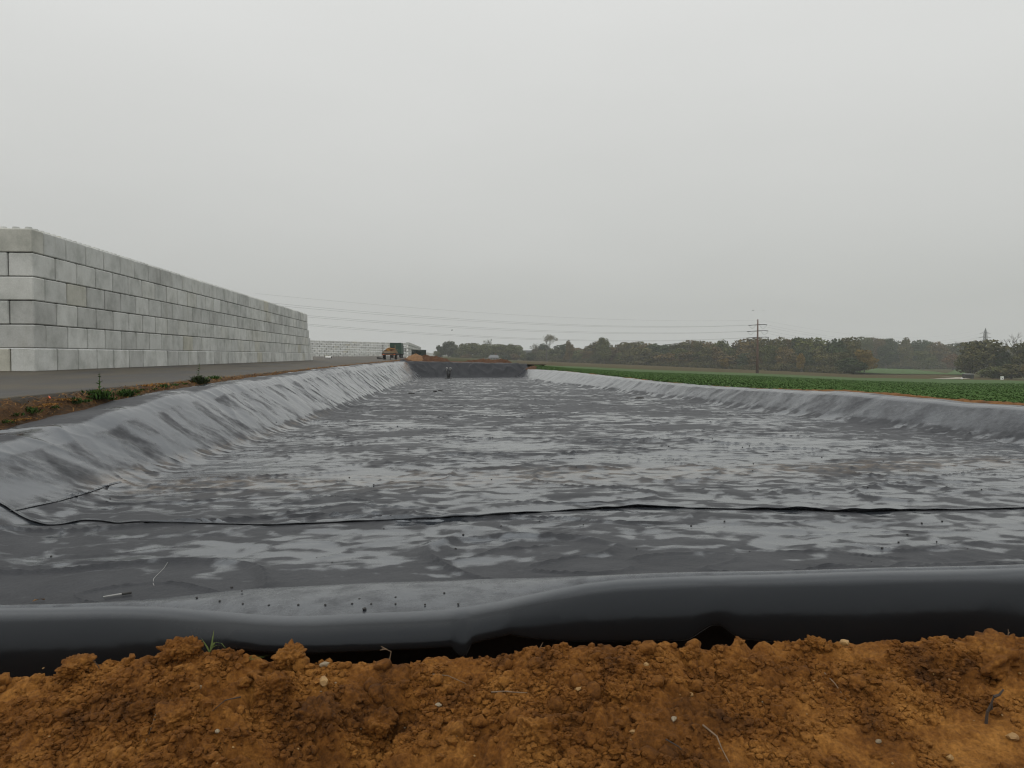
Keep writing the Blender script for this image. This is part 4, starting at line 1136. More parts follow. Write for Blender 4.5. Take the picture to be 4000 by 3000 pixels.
def bare_tree(u, ytop, yb, d, label, spread, seed, leafy=None, tuft=0):
    zb = -(yb - HZ) / F * d; H = (yb - ytop) / F * d; rr = random.Random(seed)
    t = thing('tree', label, 'tree', ((u - CX) / F * d, d, zb)); b = MB(); tips = []
    def grow(p, dirv, L, r, n):
        q = p + dirv * L; b.path([p, (p + q) / 2 + Vector((rr.uniform(-.1, .1), rr.uniform(-.1, .1), 0)) * L, q], [r, r * .8, r * .6], 5); tips.append(q)
        if n == 0: return
        for k in range(3 if n > 1 else 4):
            a = rr.uniform(0, 6.28); s = rr.uniform(.35, .75) * spread
            grow(q, (dirv + Vector((math.cos(a) * s, math.sin(a) * s, rr.uniform(-.05, .25)))).normalized(), L * rr.uniform(.6, .8), r * .58, n - 1)
    grow(Vector((0, 0, -.5)), Vector((0, 0, 1)), H * .42, H * .022, 4)
    b.build('trunk', M['bark'], t)
    if leafy:
        r = np.random.default_rng(seed); n = tuft; P = np.array([tuple(x) for x in tips[3:]]); k = r.integers(0, len(P), n)
        c = P[k] + r.normal(size=(n, 3)) * H * .03
        tt = r.normal(size=(n, 3)); tt /= np.linalg.norm(tt, axis=1)[:, None]; bb = np.cross(tt, r.normal(size=(n, 3))); bb /= np.linalg.norm(bb, axis=1)[:, None]; s = .42 * r.uniform(.5, 1.2, n)[:, None]
        V = np.stack([c - tt * s, c - bb * s * .7, c + tt * s, c + bb * s * .7], 1).reshape(-1, 3)
        obj('crown', quads_mesh('crown', V, np.arange(len(V)).reshape(-1, 4)), M[leafy], t)
bare_tree(2135, 1317, 1414, 745, 'lone umbrella shaped tree with thin crown standing above the left end of the wood', 1.25, 5, 'oak', 900)
bare_tree(3975, 1328, 1474, 410, 'bare pale branched tree between the big oak and the right edge', .9, 8)
bare_tree(3780, 1352, 1462, 560, 'thin leafless tree just left of the big oak top', .9, 12)
bare_tree(2092, 1354, 1412, 780, 'small thin crowned tree at the left end of the wood', .8, 14, 'oak', 260)
bare_tree(1907, 1340, 1404, 760, 'thin bare topped tree in the gap of the clipped far trees', .7, 15, 'olive', 200)
# clipped tall hedge trees and ash trees past the far bank
HR = 'far trees beyond the end of the pond'
tree(1752, 1334, 1404, 720, 52, 'green', 2, 'tall loose far tree at the left of the far group, its head highest')
tree(1722, 1350, 1403, 730, 36, 'green', 5, 'shorter far tree just left of the tallest far tree')
tree(1706, 1372, 1402, 725, 28, 'olive', 5, 'low bush like tree at the very left of the far group')
tree(1775, 1344, 1404, 745, 34, 'olive', 0, 'thin topped far tree right of the tallest far tree')
for k, (u, yt, w_) in enumerate(((1808, 1344, 46), (1838, 1341, 46), (1868, 1343, 46), (1898, 1344, 44), (1928, 1346, 42), (1960, 1345, 44), (1990, 1345, 44), (2018, 1349, 42))):
    tree(u, yt, 1405, 730 + (k % 3) * 6, w_ * 1.4, 'olive', (3, 1, 4)[k % 3], 'square topped olive green tree in the clipped row past the far bank', 'clipped row of trees past the far bank')
for k, (u, yt, w_) in enumerate(((1780, 1382, 34), (1822, 1384, 36), (1862, 1386, 34), (1980, 1386, 38), (2010, 1382, 36), (2046, 1384, 34), (2072, 1378, 36))):
    tree(u, yt, 1409, 700, w_ * 1.5, ('green', 'brown', 'olive')[k % 3], 3, {'green': 'low dark green shrub in front of the clipped far trees', 'brown': 'low brown shrub in front of the clipped far trees', 'olive': 'low olive shrub in front of the clipped far trees'}[('green', 'brown', 'olive')[k % 3]], 'shrubs in front of the clipped far trees', 'shrub')

# ------------------------------------------------------------------ far buildings, sign, shed
def gable_house(u, y, d, w, hw, hr, dep, label, chim=True):
    p = at(u, y, d); t = thing('house', label, 'house', tuple(p), R(6))
    MB().box((0, dep / 2, hw / 2), (w, dep, hw)).build('walls', M['render'], t)
    o = .3
    rf = bmesh.new(); V = [(-w / 2 - o, -o, hw), (w / 2 + o, -o, hw), (w / 2 + o - 1.2, dep / 2, hw + hr), (-w / 2 - o + 1.2, dep / 2, hw + hr), (-w / 2 - o, dep + o, hw), (w / 2 + o, dep + o, hw)]
    vs = [rf.verts.new(v) for v in V]
    for f in ((0, 1, 2, 3), (5, 4, 3, 2), (0, 3, 4), (1, 5, 2), (0, 4, 5, 1)): rf.faces.new([vs[i] for i in f])
    bmesh.ops.recalc_face_normals(rf, faces=rf.faces); me = bpy.data.meshes.new('roof'); rf.to_mesh(me); rf.free(); r = obj('roof', me, M['slate'], t)
    if chim: MB().box((w * .2, dep / 2, hw + hr + .3), (.7, .7, 1.5)).build('chimney', M['rusty'], r)
    for x in (-.28, 0, .28):
        wf = MB().box((x * w, -.02, hw * .55), (1.0, .08, 1.2)).build('window', M['render'], t); MB().box((x * w, -.05, hw * .55), (.84, .06, 1.04)).build('pane', M['glass'], wf)
gable_house(1930, 1408, 600, 7.6, 2.2, 2.2, 6, 'small grey roofed house low in front of the clipped far trees')
def barn():
    p = at(2063, 1412, 840); t = thing('house', 'grey long house with flat eaves between the far trees and the wood', 'house', tuple(p), R(-4))
    MB().box((0, 4, 4.9), (12.5, 8, 9.8)).build('walls', M['render'], t)
    MB().prism([(-6.8, 9.8), (6.8, 9.8), (6.2, 12.2), (-6.2, 12.2)], -.3, 8.3).build('roof', M['slate'], t)
    for x in (-3.6, 0, 3.6):
        wf = MB().box((x, -.03, 7.6), (1.3, .1, 1.7)).build('window', M['white'], t); MB().box((x, -.07, 7.6), (1.1, .08, 1.5)).build('pane', M['glass'], wf)
barn()
p = land(3788, 1479); t = thing('field_shed', 'low dark shed with pale roof edge under the big oak', 'shed', (p[0], p[1], p[2]), R(5))
MB().box((0, 1, .95), (3.9, 2.2, 1.9)).build('walls', M['black'], t)
MB().box((0, .9, 2.0), (4.3, 2.7, .14), rx=R(4)).build('roof', M['galv'], t)
MB().box((.9, -.12, .8), (.9, .05, 1.5)).build('door', M['gdark'], t)
p = land(3915, 1486); t = thing('notice_board', 'small square white board standing at the far edge of the crop', 'sign', (p[0], p[1], p[2]), R(10))
MB().box((0, 0, .92), (1.38, .05, 1.3)).build('board', M['white'], t)
MB().box((-.02, -.03, .95), (.14, .02, .7), ry=R(-14)).box((.14, -.032, .72), (.2, .02, .3), ry=R(30)).build('mark', M['ink'], t)
for s in (-1, 1): MB().box((s * .5, .05, .2), (.07, .07, 1.2)).build('post', M['wood'], t)
p = land(3758, 1482); t = thing('white_stone', 'small white stone beside the pale track', 'stone', (p[0], p[1], p[2] + .25)); MB().ball((0, 0, .1), .5, 2, (1.2, .8, .7)).build('block', M['white'], t)

# ------------------------------------------------------------------ plants on the verge
def verge_pt(u, y):
    r = ray(u, y); ts = np.linspace(8, 160, 8000); xb, yb = to_pond(r[0] * ts, r[1] * ts); z = verge_z(xb, yb)
    k = np.where(r[2] * ts <= z)[0]; i = k[0] if len(k) else 0
    return r * ts[i]
def weed(u, y, h, w, label, mat='weed', n=60, seed=0, group=None, tall=0):
    h *= .8; w *= .78; n = int(n * 1.4)
    p = verge_pt(u, y); r = np.random.default_rng(seed); t = thing('weed', label, 'plant', tuple(p), 0, group)
    V = []
    a = r.uniform(0, 6.28, n); lean = r.uniform(.1, 1.0, n); L = h * r.uniform(.5, 1.0, n); sw = w * (.022 if mat == 'dead' else .034) * r.uniform(.6, 1.3, n)
    bx = r.normal(size=n) * w * .16; by = r.normal(size=n) * w * .16
    b0 = np.stack([bx, by, -.02 + 0 * bx], -1)
    d = np.stack([np.cos(a) * np.sin(lean), np.sin(a) * np.sin(lean), np.cos(lean)], -1); s = np.stack([-np.sin(a), np.cos(a), 0 * a], -1) * sw[:, None]
    m = b0 + d * (L * .55)[:, None]; tip = b0 + d * L[:, None] * np.array([1.25, 1.25, .8])
    V = np.stack([b0, m + s, tip, m - s], 1).reshape(-1, 3)
    tag(obj('leaf_clump', quads_mesh('leaf_clump', V, np.arange(len(V)).reshape(-1, 4)), M[mat], t), kind='stuff')
    if tall:
        b = MB(); b.path([(0, 0, 0), (.02, 0, tall * .5), (.03, .02, tall)], [.012, .009, .004], 5); b.build('stem', M['weed'], t)
        V = []
        for k in range(16):
            q = r.uniform(.3, 1) ; aa = r.uniform(0, 6.28); c = np.array([.02, .01, tall * q]); dd = np.array([math.cos(aa), math.sin(aa), .35]); ss = np.array([-math.sin(aa), math.cos(aa), 0]) * .02
            l = .16 * (1.3 - q); V += [c, c + dd * l * .5 + ss, c + dd * l, c + dd * l * .5 - ss]
        tag(obj('leaf_clump', quads_mesh('leaf_clump', V, np.arange(len(V)).reshape(-1, 4)), M['weed'], t), kind='stuff')
weed(385, 1556, .38, .9, 'bright green leafy weed with one tall stem on the verge', n=150, seed=1, tall=.55)
weed(490, 1548, .36, .7, 'dark green grassy weed right of the tall stemmed weed', n=120, seed=2)
weed(290, 1575, .28, .5, 'loose green weed beside the orange grass tuft', n=60, seed=3)
weed(120, 1612, .24, .5, 'small mixed green weed below the paint mark on the verge', n=60, seed=4)
weed(15, 1650, .14, .5, 'flat green leaves at the left edge of the verge', n=30, seed=5)
weed(775, 1498, .46, .62, 'dark bushy plant on the verge halfway along the wall', 'green', 260, seed=6, tall=.6)
weed(795, 1494, .3, .5, 'lower dark green clump beside the bushy verge plant', 'green', 150, seed=7)
weed(835, 1480, .25, .8, 'sparse green tuft right of the bushy verge plant', n=60, seed=8)
weed(640, 1512, .2, .6, 'thin grassy tuft on the verge left of the bushy plant', n=40, seed=9)
weed(2035, 1396 + 24, .4, 1.0, 'grassy tuft at the far right corner soil', n=1, seed=10) if False else None
DG = 'tufts of dry orange grass along the verge'
for k, (u, y, s) in enumerate(((235, 1560, .5), (170, 1580, .5), (130, 1588, .35), (270, 1562, .35), (570, 1506, .55), (620, 1500, .5), (640, 1492, .35), (500, 1516, .35), (700, 1492, .3), (880, 1462, .5), (905, 1460, .6), (950, 1458, .45), (990, 1452, .5), (1040, 1448, .6), (1080, 1444, .5), (1130, 1440, .6), (1180, 1436, .6), (1230, 1431, .6), (1290, 1427, .6), (1350, 1421, .6), (40, 1640, .4), (90, 1634, .35))):
    weed(u, y, .17 * s, s * 1.7, 'flattened tuft of dry orange grass on the verge soil', 'dead', 110, 40 + k, DG)
SW = 'small green weeds scattered along the verge'
for k, (u, y, s) in enumerate(((60, 1622, .5), (210, 1592, .4), (330, 1568, .5), (345, 1552, .4), (430, 1560, .5), (460, 1540, .45), (530, 1530, .5), (555, 1524, .4), (600, 1520, .4), (680, 1505, .5), (720, 1500, .45), (860, 1474, .5), (930, 1466, .4), (1010, 1455, .4), (1065, 1450, .5), (1110, 1444, .4))):
    weed(u, y, .30 * s, s, 'small green weed rooted in the verge soil', 'weed', 34, 140 + k, SW)
p = verge_pt(193, 1557); t = thing('paint_stake', 'bright orange marker stake lying on the verge beside dry grass', 'stake', tuple(p + np.array([0, 0, .03])), R(35))
MB().box((0, 0, 0), (.022, .36, .014), rx=R(3)).build('stake', M['orange'], t)
MB().prism([(-.011, -.02), (.011, -.02), (0, .0)], .18, .23).build('tip', M['wood'], t)
def dry_litter():
    n = 7000; yb = np.exp(rng.uniform(math.log(7), math.log(125), n)); xb = EDGE_X + .8 * rng.beta(2.2, 2.0, n)
    X, Y = from_pond(xb, yb); Z = verge_z(xb, yb) + .012
    a = rng.uniform(0, 6.28, n); L = rng.uniform(.03, .10, n) * (1 + yb / 40); d = np.stack([np.cos(a), np.sin(a), rng.uniform(-.1, .5, n)], -1) * L[:, None]; s = np.stack([-np.sin(a), np.cos(a), 0 * a], -1) * (L * .06)[:, None]
    c = np.stack([X, Y, Z], -1); V = np.stack([c - s, c + d - s * .3, c + d + s * .3, c + s], 1).reshape(-1, 3)
    tag(obj('dead_grass', quads_mesh('dead_grass', V, np.arange(len(V)).reshape(-1, 4)), M['dead']), kind='stuff')
dry_litter()

# ------------------------------------------------------------------ foreground lumps, stones, twigs
def lump_mesh(name, seed, sub=3, sq=(1, 1, .8), a1=.35, a2=.16, a3=.07, smooth=True):
    b = bmesh.new(); bmesh.ops.create_icosphere(b, subdivisions=sub, radius=1)
    o = Vector((seed * 3.1, seed * 1.7, seed * .9))
    for v in b.verts:
        n = v.co.normalized(); k = 1 + a1 * mnoise.noise(n * 1.3 + o) + a2 * abs(mnoise.noise(n * 3.2 + o)) * 2 + a3 * (abs(mnoise.noise(n * 7 + o)) * 2 - .4) + a3 * .7 * (abs(mnoise.noise(n * 15 + o)) * 2 - .4) + a3 * .35 * mnoise.noise(n * 34 + o)
        v.co = Vector((n.x * sq[0], n.y * sq[1], n.z * sq[2])) * k
    me = bpy.data.meshes.new(name); b.to_mesh(me); b.free()
    for p in me.polygons: p.use_smooth = smooth
    return me
def soil_pt(u, y):
    r = ray(u, y); ts = np.linspace(1.6, 3.6, 3000); z = soil(r[0] * ts, r[1] * ts); k = np.where(r[2] * ts <= z)[0]
    return r * ts[k[0]] if len(k) else r * 3.15
CL = [lump_mesh('clod', s, 5, (1, .9, .75), .55, .30, .10) for s in range(4)] + [lump_mesh('clod', s + 20, 3, (1, .85, .65), .45, .32, .2) for s in range(6)]
def clod(u, y, wpx, i, label, group=None, sink=.25, sq=1.0, mat='clod'):
    p = soil_pt(u, y); s = wpx / F * p[1] * .42; sink += .22
    o = obj('clod', CL[i], M[mat], None, (p[0], p[1], p[2] + s * (.55 - sink)), (random.uniform(-.3, .3), random.uniform(-.3, .3), random.uniform(0, 6.28)), (s, s, s * sq))
    return tag(o, label, 'clod', group)
clod(668, 2560, 110, 0, 'big knobbly clod on the soil crest left of the grass seedling', sink=.05)
clod(738, 2552, 110, 1, 'tall square clod on the soil crest touching the grass seedling', sink=.0, sq=1.15)
clod(1130, 2580, 125, 2, 'dome shaped clod on the crest right of the trampled seedling', sink=.1)
clod(560, 2790, 130, 3, 'smooth egg shaped clod in the left foreground', sink=.2)
clod(700, 2800, 190, 1, 'broad flat topped clod in the left foreground', sink=.4, sq=.8)
clod(1060, 2690, 150, 2, 'dark overhanging clod at the edge of the rut', sink=.3)
clod(1480, 2830, 140, 0, 'big blocky clod beside a smooth bare patch', sink=.2)
clod(1250, 2800, 170, 3, 'tall cracked clod in the middle of the rut', sink=.3)
clod(2110, 2850, 200, 1, 'broad clod with a dark hollow under it near the bottom middle', sink=.45, sq=.8)
clod(2440, 2610, 110, 2, 'angular clod on the slope right of the middle', sink=.2)
clod(2880, 2720, 80, 0, 'round clod at the left of the raked patch', sink=.15)
clod(2410, 2710, 90, 3, 'pale crumbly clod below the angular clod', sink=.2)
clod(3900, 2575, 250, 0, 'very large dark clod at the right end of the crest', sink=.35, sq=.75)
clod(2690, 2555, 80, 1, 'dark hollowed clod on the crest at the middle right', sink=.2)
clod(3185, 2520, 70, 3, 'rounded clod on the crest beside a yellow stone', sink=.1)
clod(3230, 2535, 44, 5, 'small pale clod below the rounded crest clod', sink=.1)
clod(3140, 2800 - 70, 50, 6, 'small clod on the smooth raked patch', sink=.2)
clod(300, 2600, 120, 2, 'flattish clod on the crest at the left', sink=.35, sq=.7)
rc_ = random.Random(21)
for k in range(150):
    u = rc_.uniform(-60, 4060); y = rc_.uniform(2590, 3060)
    if u > 2500 and y > 2700 and rc_.random() < .75: continue
    w_ = rc_.choice([22, 26, 30, 36, 44, 55, 70]); clod(u, y, w_, rc_.randrange(4, 10), 'loose crumbly brown clod lying on the foreground soil bank', 'loose clods on the foreground soil', sink=.2, sq=rc_.uniform(.7, 1))
def lumps():
    # middling lumps, too many to pick out one by one
    base = [lump_mesh('l', s + 130, 2, (1, .88, .72), .45, .35, .28) for s in range(6)]
    n = 620; u = rng.uniform(-300, 4300, n); d = 2.45 + .74 * rng.random(n); X = (u - CX) / F * d; Y = d
    cl = fbm(X * 2.2, d * 2.2, 35); smooth = sstep(.35, 1.2, X) * sstep(3.05, 2.75, Y)
    keep = cl + .15 - .6 * smooth > rng.random(n) * .9 - .15; X, Y = X[keep], Y[keep]; n = len(X); Z = soil(X, Y); V = []; Q = []; off = 0
    sz = .011 + .026 * rng.random(n) ** 2.5
    for k, m in enumerate(base):
        v = np.array([q.co[:] for q in m.vertices]); f = np.array([p.vertices[:] for p in m.polygons]); ii = np.arange(k, n, len(base)); q = len(ii)
        a = rng.uniform(0, 6.28, q)[:, None]; S = sz[ii][:, None]
        V.append(np.stack([(v[None, :, 0] * np.cos(a) - v[None, :, 1] * np.sin(a)) * S + X[ii][:, None], (v[None, :, 0] * np.sin(a) + v[None, :, 1] * np.cos(a)) * S + Y[ii][:, None], v[None, :, 2] * S + (Z[ii] + sz[ii] * .2)[:, None]], -1).reshape(-1, 3))
        Q.append((f[None] + (off + np.arange(q) * len(v))[:, None, None]).reshape(-1, 3)); off += q * len(v)
    me = quads_mesh('soil_lumps', np.concatenate(V), np.concatenate(Q), True); tag(obj('soil_lumps', me, M['clod']), kind='stuff')
lumps()
def crumbs():
    base = [lump_mesh('c', s, 1, (1, .85, .7), .7, .5, .35, False) for s in range(8)]
    n = 60000
    u = rng.uniform(-300, 4300, n); d = 2.42 + .80 * rng.random(n); X = (u - CX) / F * d; Y = d
    cl = fbm(X * 2.6, d * 2.6, 33) + .5 * fbm(X * 9, d * 9, 34, 2)
    smooth = sstep(.35, 1.2, X) * sstep(3.05, 2.75, Y)
    keep = (cl * 1.5 + .18 - .35 * smooth > rng.random(n) * .8 - .1); X, Y = X[keep], Y[keep]; n = len(X)
    Z = soil(X, Y); V = []; Q = []; off = 0
    sz = .0028 + .0135 * rng.random(n) ** 3.6
    for k, m in enumerate(base):
        v = np.array([q.co[:] for q in m.vertices]); f = np.array([p.vertices[:] for p in m.polygons]); ii = np.arange(k, n, len(base)); q = len(ii)
        a = rng.uniform(0, 6.28, q)[:, None]; t = rng.uniform(-.9, .9, q)[:, None]
        x = v[None, :, 0] * np.cos(a) - v[None, :, 1] * np.sin(a); y = v[None, :, 0] * np.sin(a) + v[None, :, 1] * np.cos(a); z = v[None, :, 2]
        y, z = y * np.cos(t) - z * np.sin(t), y * np.sin(t) + z * np.cos(t)
        S = sz[ii][:, None]
        V.append(np.stack([x * S + X[ii][:, None], y * S + Y[ii][:, None], z * S + (Z[ii] + sz[ii] * .35)[:, None]], -1).reshape(-1, 3))
        Q.append((f[None] + (off + np.arange(q) * len(v))[:, None, None]).reshape(-1, 3)); off += q * len(v)
    me = quads_mesh('soil_crumbs', np.concatenate(V), np.concatenate(Q)); tag(obj('soil_crumbs', me, M['clod']), kind='stuff')
crumbs()
STN = [lump_mesh('stone', s + 50, 2, (1, .7, .55), .5, .12, .05, False) for s in range(5)]
def stone(u, y, wpx, label, mat='flint', group=None, i=None):
    p = soil_pt(u, y); s = wpx / F * p[1] * .5
    o = obj('stone', STN[(i if i is not None else int(u)) % 5].copy(), M[mat], None, (p[0], p[1], p[2] + s * .3), (random.uniform(-.5, .5), random.uniform(-.5, .5), random.uniform(0, 6.28)), s)
    return tag(o, label, 'stone', group)
for u, y, w_, lab, mt in (
    (778, 2690, 22, 'pale round stone in the middle of the left soil slope', 'pale'), (1262, 2668, 50, 'smooth tan egg shaped stone left of the rut head', 'flint'),
    (1268, 2602, 40, 'long grey stone just under the crest above the tan stone', 'pale'), (848, 2860, 26, 'square cream stone chip near the bottom left', 'pale'),
    (712, 2808, 18, 'thin yellow chip on the broad flat clod', 'flint'), (580, 2652, 16, 'thin white shard standing in the left slope', 'pale'),
    (3298, 2516, 44, 'bright yellow hollow flint on the crest', 'flint'), (2262, 2694, 40, 'yellow flint with a dark centre on the middle slope', 'flint'),
    (2472, 2862, 30, 'long upright yellow flint chip in the middle right', 'flint'), (3955, 2885, 50, 'flat brown stone near the right bottom corner', 'flint'),
    (3432, 2900, 28, 'pointed cream flint near the bottom right', 'pale'), (2630, 2812, 30, 'dull cream stone by the raked patch', 'pale'),
    (2520, 2605, 34, 'orange yellow stone beside the angular clod', 'flint'), (1712, 2758, 26, 'flat pinkish stone in the middle of the slope', 'pale'),
    (3710, 2965, 40, 'buff oblong stone at the bottom right', 'flint'), (2695, 2718, 30, 'yellowish stone beside the left of the raked patch', 'flint')):
    stone(u, y, w_, lab, mt)
for k in range(46):
    mt = rc_.choice(['flint', 'flint', 'pale'])
    stone(rc_.uniform(0, 4000), rc_.uniform(2600, 2990), rc_.uniform(6, 13), {'flint': 'tiny yellow flint chip scattered on the foreground soil', 'pale': 'tiny whitish stone chip scattered on the foreground soil'}[mt], mt, 'stone chips on the foreground soil')
def twig(pts, r, label, mat='twig', lift=.012, cat='twig'):
    r *= .72; P = [soil_pt(u, y) + np.array([0, 0, lift + l]) for u, y, l in pts]; c = P[0]
    o = MB().path([tuple(q - c) for q in P], [r * (1 - .6 * i / (len(P) - 1)) for i in range(len(P))], 5).mesh('twig', True)
    return tag(obj('twig', o, M[mat], None, tuple(c)), label, cat)
twig([(625, 2780, .02), (610, 2810, .01), (590, 2870, .01), (570, 2910, 0)], .0045, 'thin pale root hanging down the left foreground soil')
twig([(1690, 2645, 0), (1750, 2660, .01), (1820, 2682, 0)], .004, 'straight straw coloured twig on the middle slope')
twig([(1920, 2715, 0), (1980, 2722, .01), (2010, 2726, .01), (2060, 2728, .01)], .0055, 'pale broken straw lying across the middle of the soil')
twig([(3220, 2640, 0), (3260, 2690, .01), (3305, 2745, 0)], .004, 'slanting dry stalk at the head of the raked patch')
twig([(2745, 2845, 0), (2800, 2900, .01), (2820, 2950, .01), (2850, 2995, 0)], .0055, 'forked pale root at the bottom of the raked patch')
twig([(2600, 2900, 0), (2650, 2940, .01), (2680, 2960, 0)], .004, 'thin dark rootlet near the bottom middle', 'dtwig')
twig([(940, 2735, 0), (880, 2760, .012), (830, 2790, 0)], .004, 'thin dark root running left of the rut', 'dtwig')
def blade(pts, w):
    P = [Vector(p) for p in pts]; V = []
    for i, p in enumerate(P):
        k = math.sin(math.pi * min(.97, .12 + .88 * i / (len(P) - 1))) * w; V += [p + Vector((k, 0, 0)), p + Vector((0, -k * .3, 0)), p - Vector((k, 0, 0))]
    n = len(P); Q = [(3 * i + j, 3 * i + j + 1, 3 * i + j + 4, 3 * i + j + 3) for i in range(n - 1) for j in range(2)]
    return quads_mesh('blade', [tuple(v) for v in V], Q, True)
def seedling(u, y, label, blades, k, mat='grass'):
    p = soil_pt(u, y); s = p[1] / F * k; t = thing('grass_seedling', label, 'plant', tuple(p))
    for pts, w in blades:
        c = [(0, 0)] + list(pts); Pn = []
        x = np.array([a for a, b in c]); z = np.array([b for a, b in c]); q = np.linspace(0, len(c) - 1, 9)
        Pn = [(float(np.interp(v, range(len(c)), x)) * s, -.01 * v / 3, float(np.interp(v, range(len(c)), z)) * s - .004) for v in q]
        obj('blade', blade(Pn, w), M[mat], t)
seedling(818, 2546, 'green grass seedling with four blades standing on the soil crest', [([(12, 40), (22, 95)], .0035), ([(-8, 25), (-28, 60)], .004), ([(8, 22), (25, 44), (52, 42), (70, 22)], .0042), ([(10, 20), (28, 32), (55, 34)], .0038)], 1)
seedling(962, 2578, 'flattened pale grass seedling lying over the crest', [([(30, 12), (60, 20), (95, 26)], .003), ([(25, 22), (50, 26)], .003), ([(20, 6), (60, 14), (78, 20)], .003)], 1)
def stalk(u, y, label, segs, r, mat='dtwig'):
    p = soil_pt(u, y); s = p[1] / F; t = thing('dead_stalk', label, 'plant', tuple(p))
    for sg in segs: MB().path([(a * s, 0, b * s - .003) for a, b in sg], [r * (1 - .5 * i / (len(sg) - 1)) for i in range(len(sg))], 5).build('stem', M[mat], t)
stalk(1522, 2572, 'tiny bent dead stalk with a forked tip on the crest', [[(0, 0), (6, 30), (-10, 38), (-30, 42)], [(-10, 38), (-34, 52)], [(-20, 40), (-38, 36)]], .0022, 'twig')
stalk(3852, 2825, 'dark upright dead stem with a ragged head at the right', [[(0, 0), (4, 50), (18, 80), (28, 110)], [(4, 50), (22, 62), (20, 90)], [(28, 110), (50, 118), (66, 140)]], .006)
stalk(395, 2620, 'thin dead stalk leaning on the left crest', [[(0, 0), (-14, 26), (-32, 48)]], .002, 'dtwig')
stalk(2105, 2535, 'short leaning dead stalk on the crest at the middle', [[(0, 0), (10, 18), (16, 30)]], .002, 'twig')
stalk(3935, 2492, 'faint dry seed stalk on the crest at the right', [[(0, 0), (4, 22), (2, 38)], [(2, 18), (9, 26)]], .002, 'twig')
stalk(30, 2660, 'tiny dark stalk at the left end of the crest', [[(0, 0), (-6, 18), (-12, 28)], [(-3, 10), (6, 20)]], .002)

# small things lying on the liner
PB = [lump_mesh('pebble', s + 70, 1, (1, .9, .7), .4, .1, .1, False) for s in range(3)]
def hump_pt(u, y):
    d = 4.1; return at(u, y, d)
def pebble(p, s, label, group, mat='pebble'):
    tag(obj('pebble', PB[int(abs(p[0]) * 100) % 3].copy(), M[mat], None, (p[0], p[1], p[2] + s * .4), (0, 0, random.uniform(0, 6)), s), label, 'pebble', group)
rp_ = random.Random(3)
spots = [(2330, 1868), (2105, 1880), (1460, 1895), (1920, 1875), (3390, 1905), (3510, 2120), (3445, 2142), (905, 2297), (3545, 2090), (1958, 2057), (1810, 2090), (1780, 2145), (430, 1950), (2960, 1915), (2250, 1825), (2612, 1744), (2900, 1748), (3210, 1787), (1925, 1710), (1595, 1755), (3680, 2038), (2830, 2038), (200, 2175), (3600, 2045), (1080, 1650), (3020, 1764), (2700, 2055), (3660, 1870), (2940, 1840), (1365, 1867)]
for u, y in spots:
    p = on_liner(u, y); pebble(p, .009 + .0009 * p[1] ** .8, 'dark pebble lying on the wet floor of the pond liner', 'dark pebbles on the pond floor')
for k in range(34):
    u = rp_.uniform(500, 3900); y = rp_.uniform(1620, 2200)
    p = on_liner(u, y); pebble(p, (.005 + .0006 * p[1]) * rp_.uniform(.6, 1), 'dark pebble lying on the wet floor of the pond liner', 'dark pebbles on the pond floor')
def hump_surface(u, y):
    # the bench of the near sheet
    a = float(interp(u, Y_SIL)); din = 4.42; zin = -(a - HZ) / F * din; r = ray(u, y); d = (zin + .016) / (r[2] / r[1]); return r / r[1] * d
for u, y in ((858, 2349), (948, 2360), (1050, 2366), (1165, 2364), (1270, 2364), (1375, 2360), (1404, 2341), (1450, 2361), (1545, 2360), (1660, 2363), (1790, 2361), (1545, 2335), (1735, 2318), (768, 2336), (945, 2310)):
    p = hump_surface(u, y); pebble(p, .007, 'small dark pebble in the row on the grey bench of the near sheet', 'pebbles on the near sheet')
p = hump_surface(1423, 2382); pebble(p, .012, 'larger dark pebble at the lip of the near sheet bench', None)
for u, y in ((3470, 2248), (3712, 2249), (3708, 2279)):
    d = 4.28; p = at(u, y, d); pebble(p, .006, 'tiny dark speck stuck on the right part of the near sheet', 'specks on the near sheet')
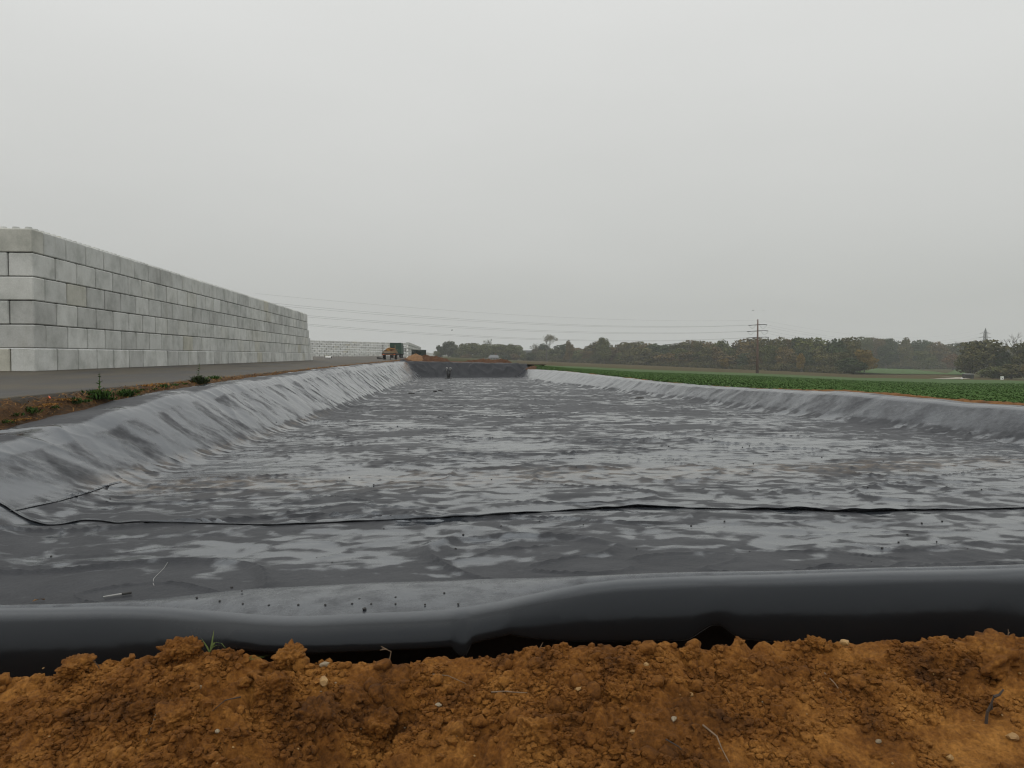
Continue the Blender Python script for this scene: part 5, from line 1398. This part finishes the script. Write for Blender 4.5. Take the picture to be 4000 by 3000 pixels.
def leaf_on(u, y, label):
    p = on_liner(u, y); t = thing('dead_leaf', label, 'leaf', (p[0], p[1], p[2] + .01), R(20))
    obj('blade', blade([(-.03, 0, 0), (0, 0, .015), (.03, .01, .01), (.045, .01, .0)], .022), M['leafb'], t)
leaf_on(147, 2352, 'curled brown leaf on the liner at the lower left')
p = on_liner(455, 2330); t = thing('stick', 'short half pale half black stick on the liner at the lower left', 'stick', (p[0], p[1], p[2] + .012), R(12))
MB().tube((-.09, -.03, 0), (.04, 0, .006), .006, .008, 7).build('pale_half', M['string'], t); MB().tube((.04, 0, .006), (.11, .01, .01), .010, .010, 7).build('black_half', M['pebble'], t)
def cord(path, label, r=.0026):
    P = []
    for (u, y) in path: P.append(on_liner(u, y) + np.array([0, 0, r]))
    c = P[0]; tag(obj('cord', MB().path([tuple(q - c) for q in P], r, 5).mesh('cord', True), M['string'], None, tuple(c)), label, 'cord')
cord([(655, 2198), (640, 2222), (615, 2246), (600, 2262), (598, 2280), (602, 2289)], 'thin pale cord curving on the liner at the lower left')
for k, (u, y, w_) in enumerate(((1607, 1538, .5), (1700, 1529, .35), (1720, 1527, .4), (2500, 1556, .6))):
    p = on_liner(u, y); o = obj('leaf_heap', lump_mesh('leaf_heap', 90 + k, 2, (1, .5, .25), .5, .2, .1), M['pebble'], None, (p[0], p[1], p[2] + .02), None, w_ * .42)
    tag(o, ('small dark clump of debris nearest the left bank on the far floor', 'left one of two dark debris clumps on the far floor', 'right one of two dark debris clumps on the far floor', 'low dark debris at the foot of the right bank')[k], 'debris')

# ------------------------------------------------------------------ air
def haze():
    m = bpy.data.materials.new('haze'); m.use_nodes = True; nt = m.node_tree; nt.nodes.clear()
    out = nt.nodes.new('ShaderNodeOutputMaterial'); v = nt.nodes.new('ShaderNodeVolumePrincipled')
    v.inputs['Color'].default_value = (.93, .95, .97, 1); v.inputs['Density'].default_value = .00022; v.inputs['Anisotropy'].default_value = .0
    nt.links.new(v.outputs[0], out.inputs['Volume'])
    b = MB().box((0, 2000, 5), (11000, 5600, 110)); o = b.build('haze', m); tag(o, kind='stuff')
haze()
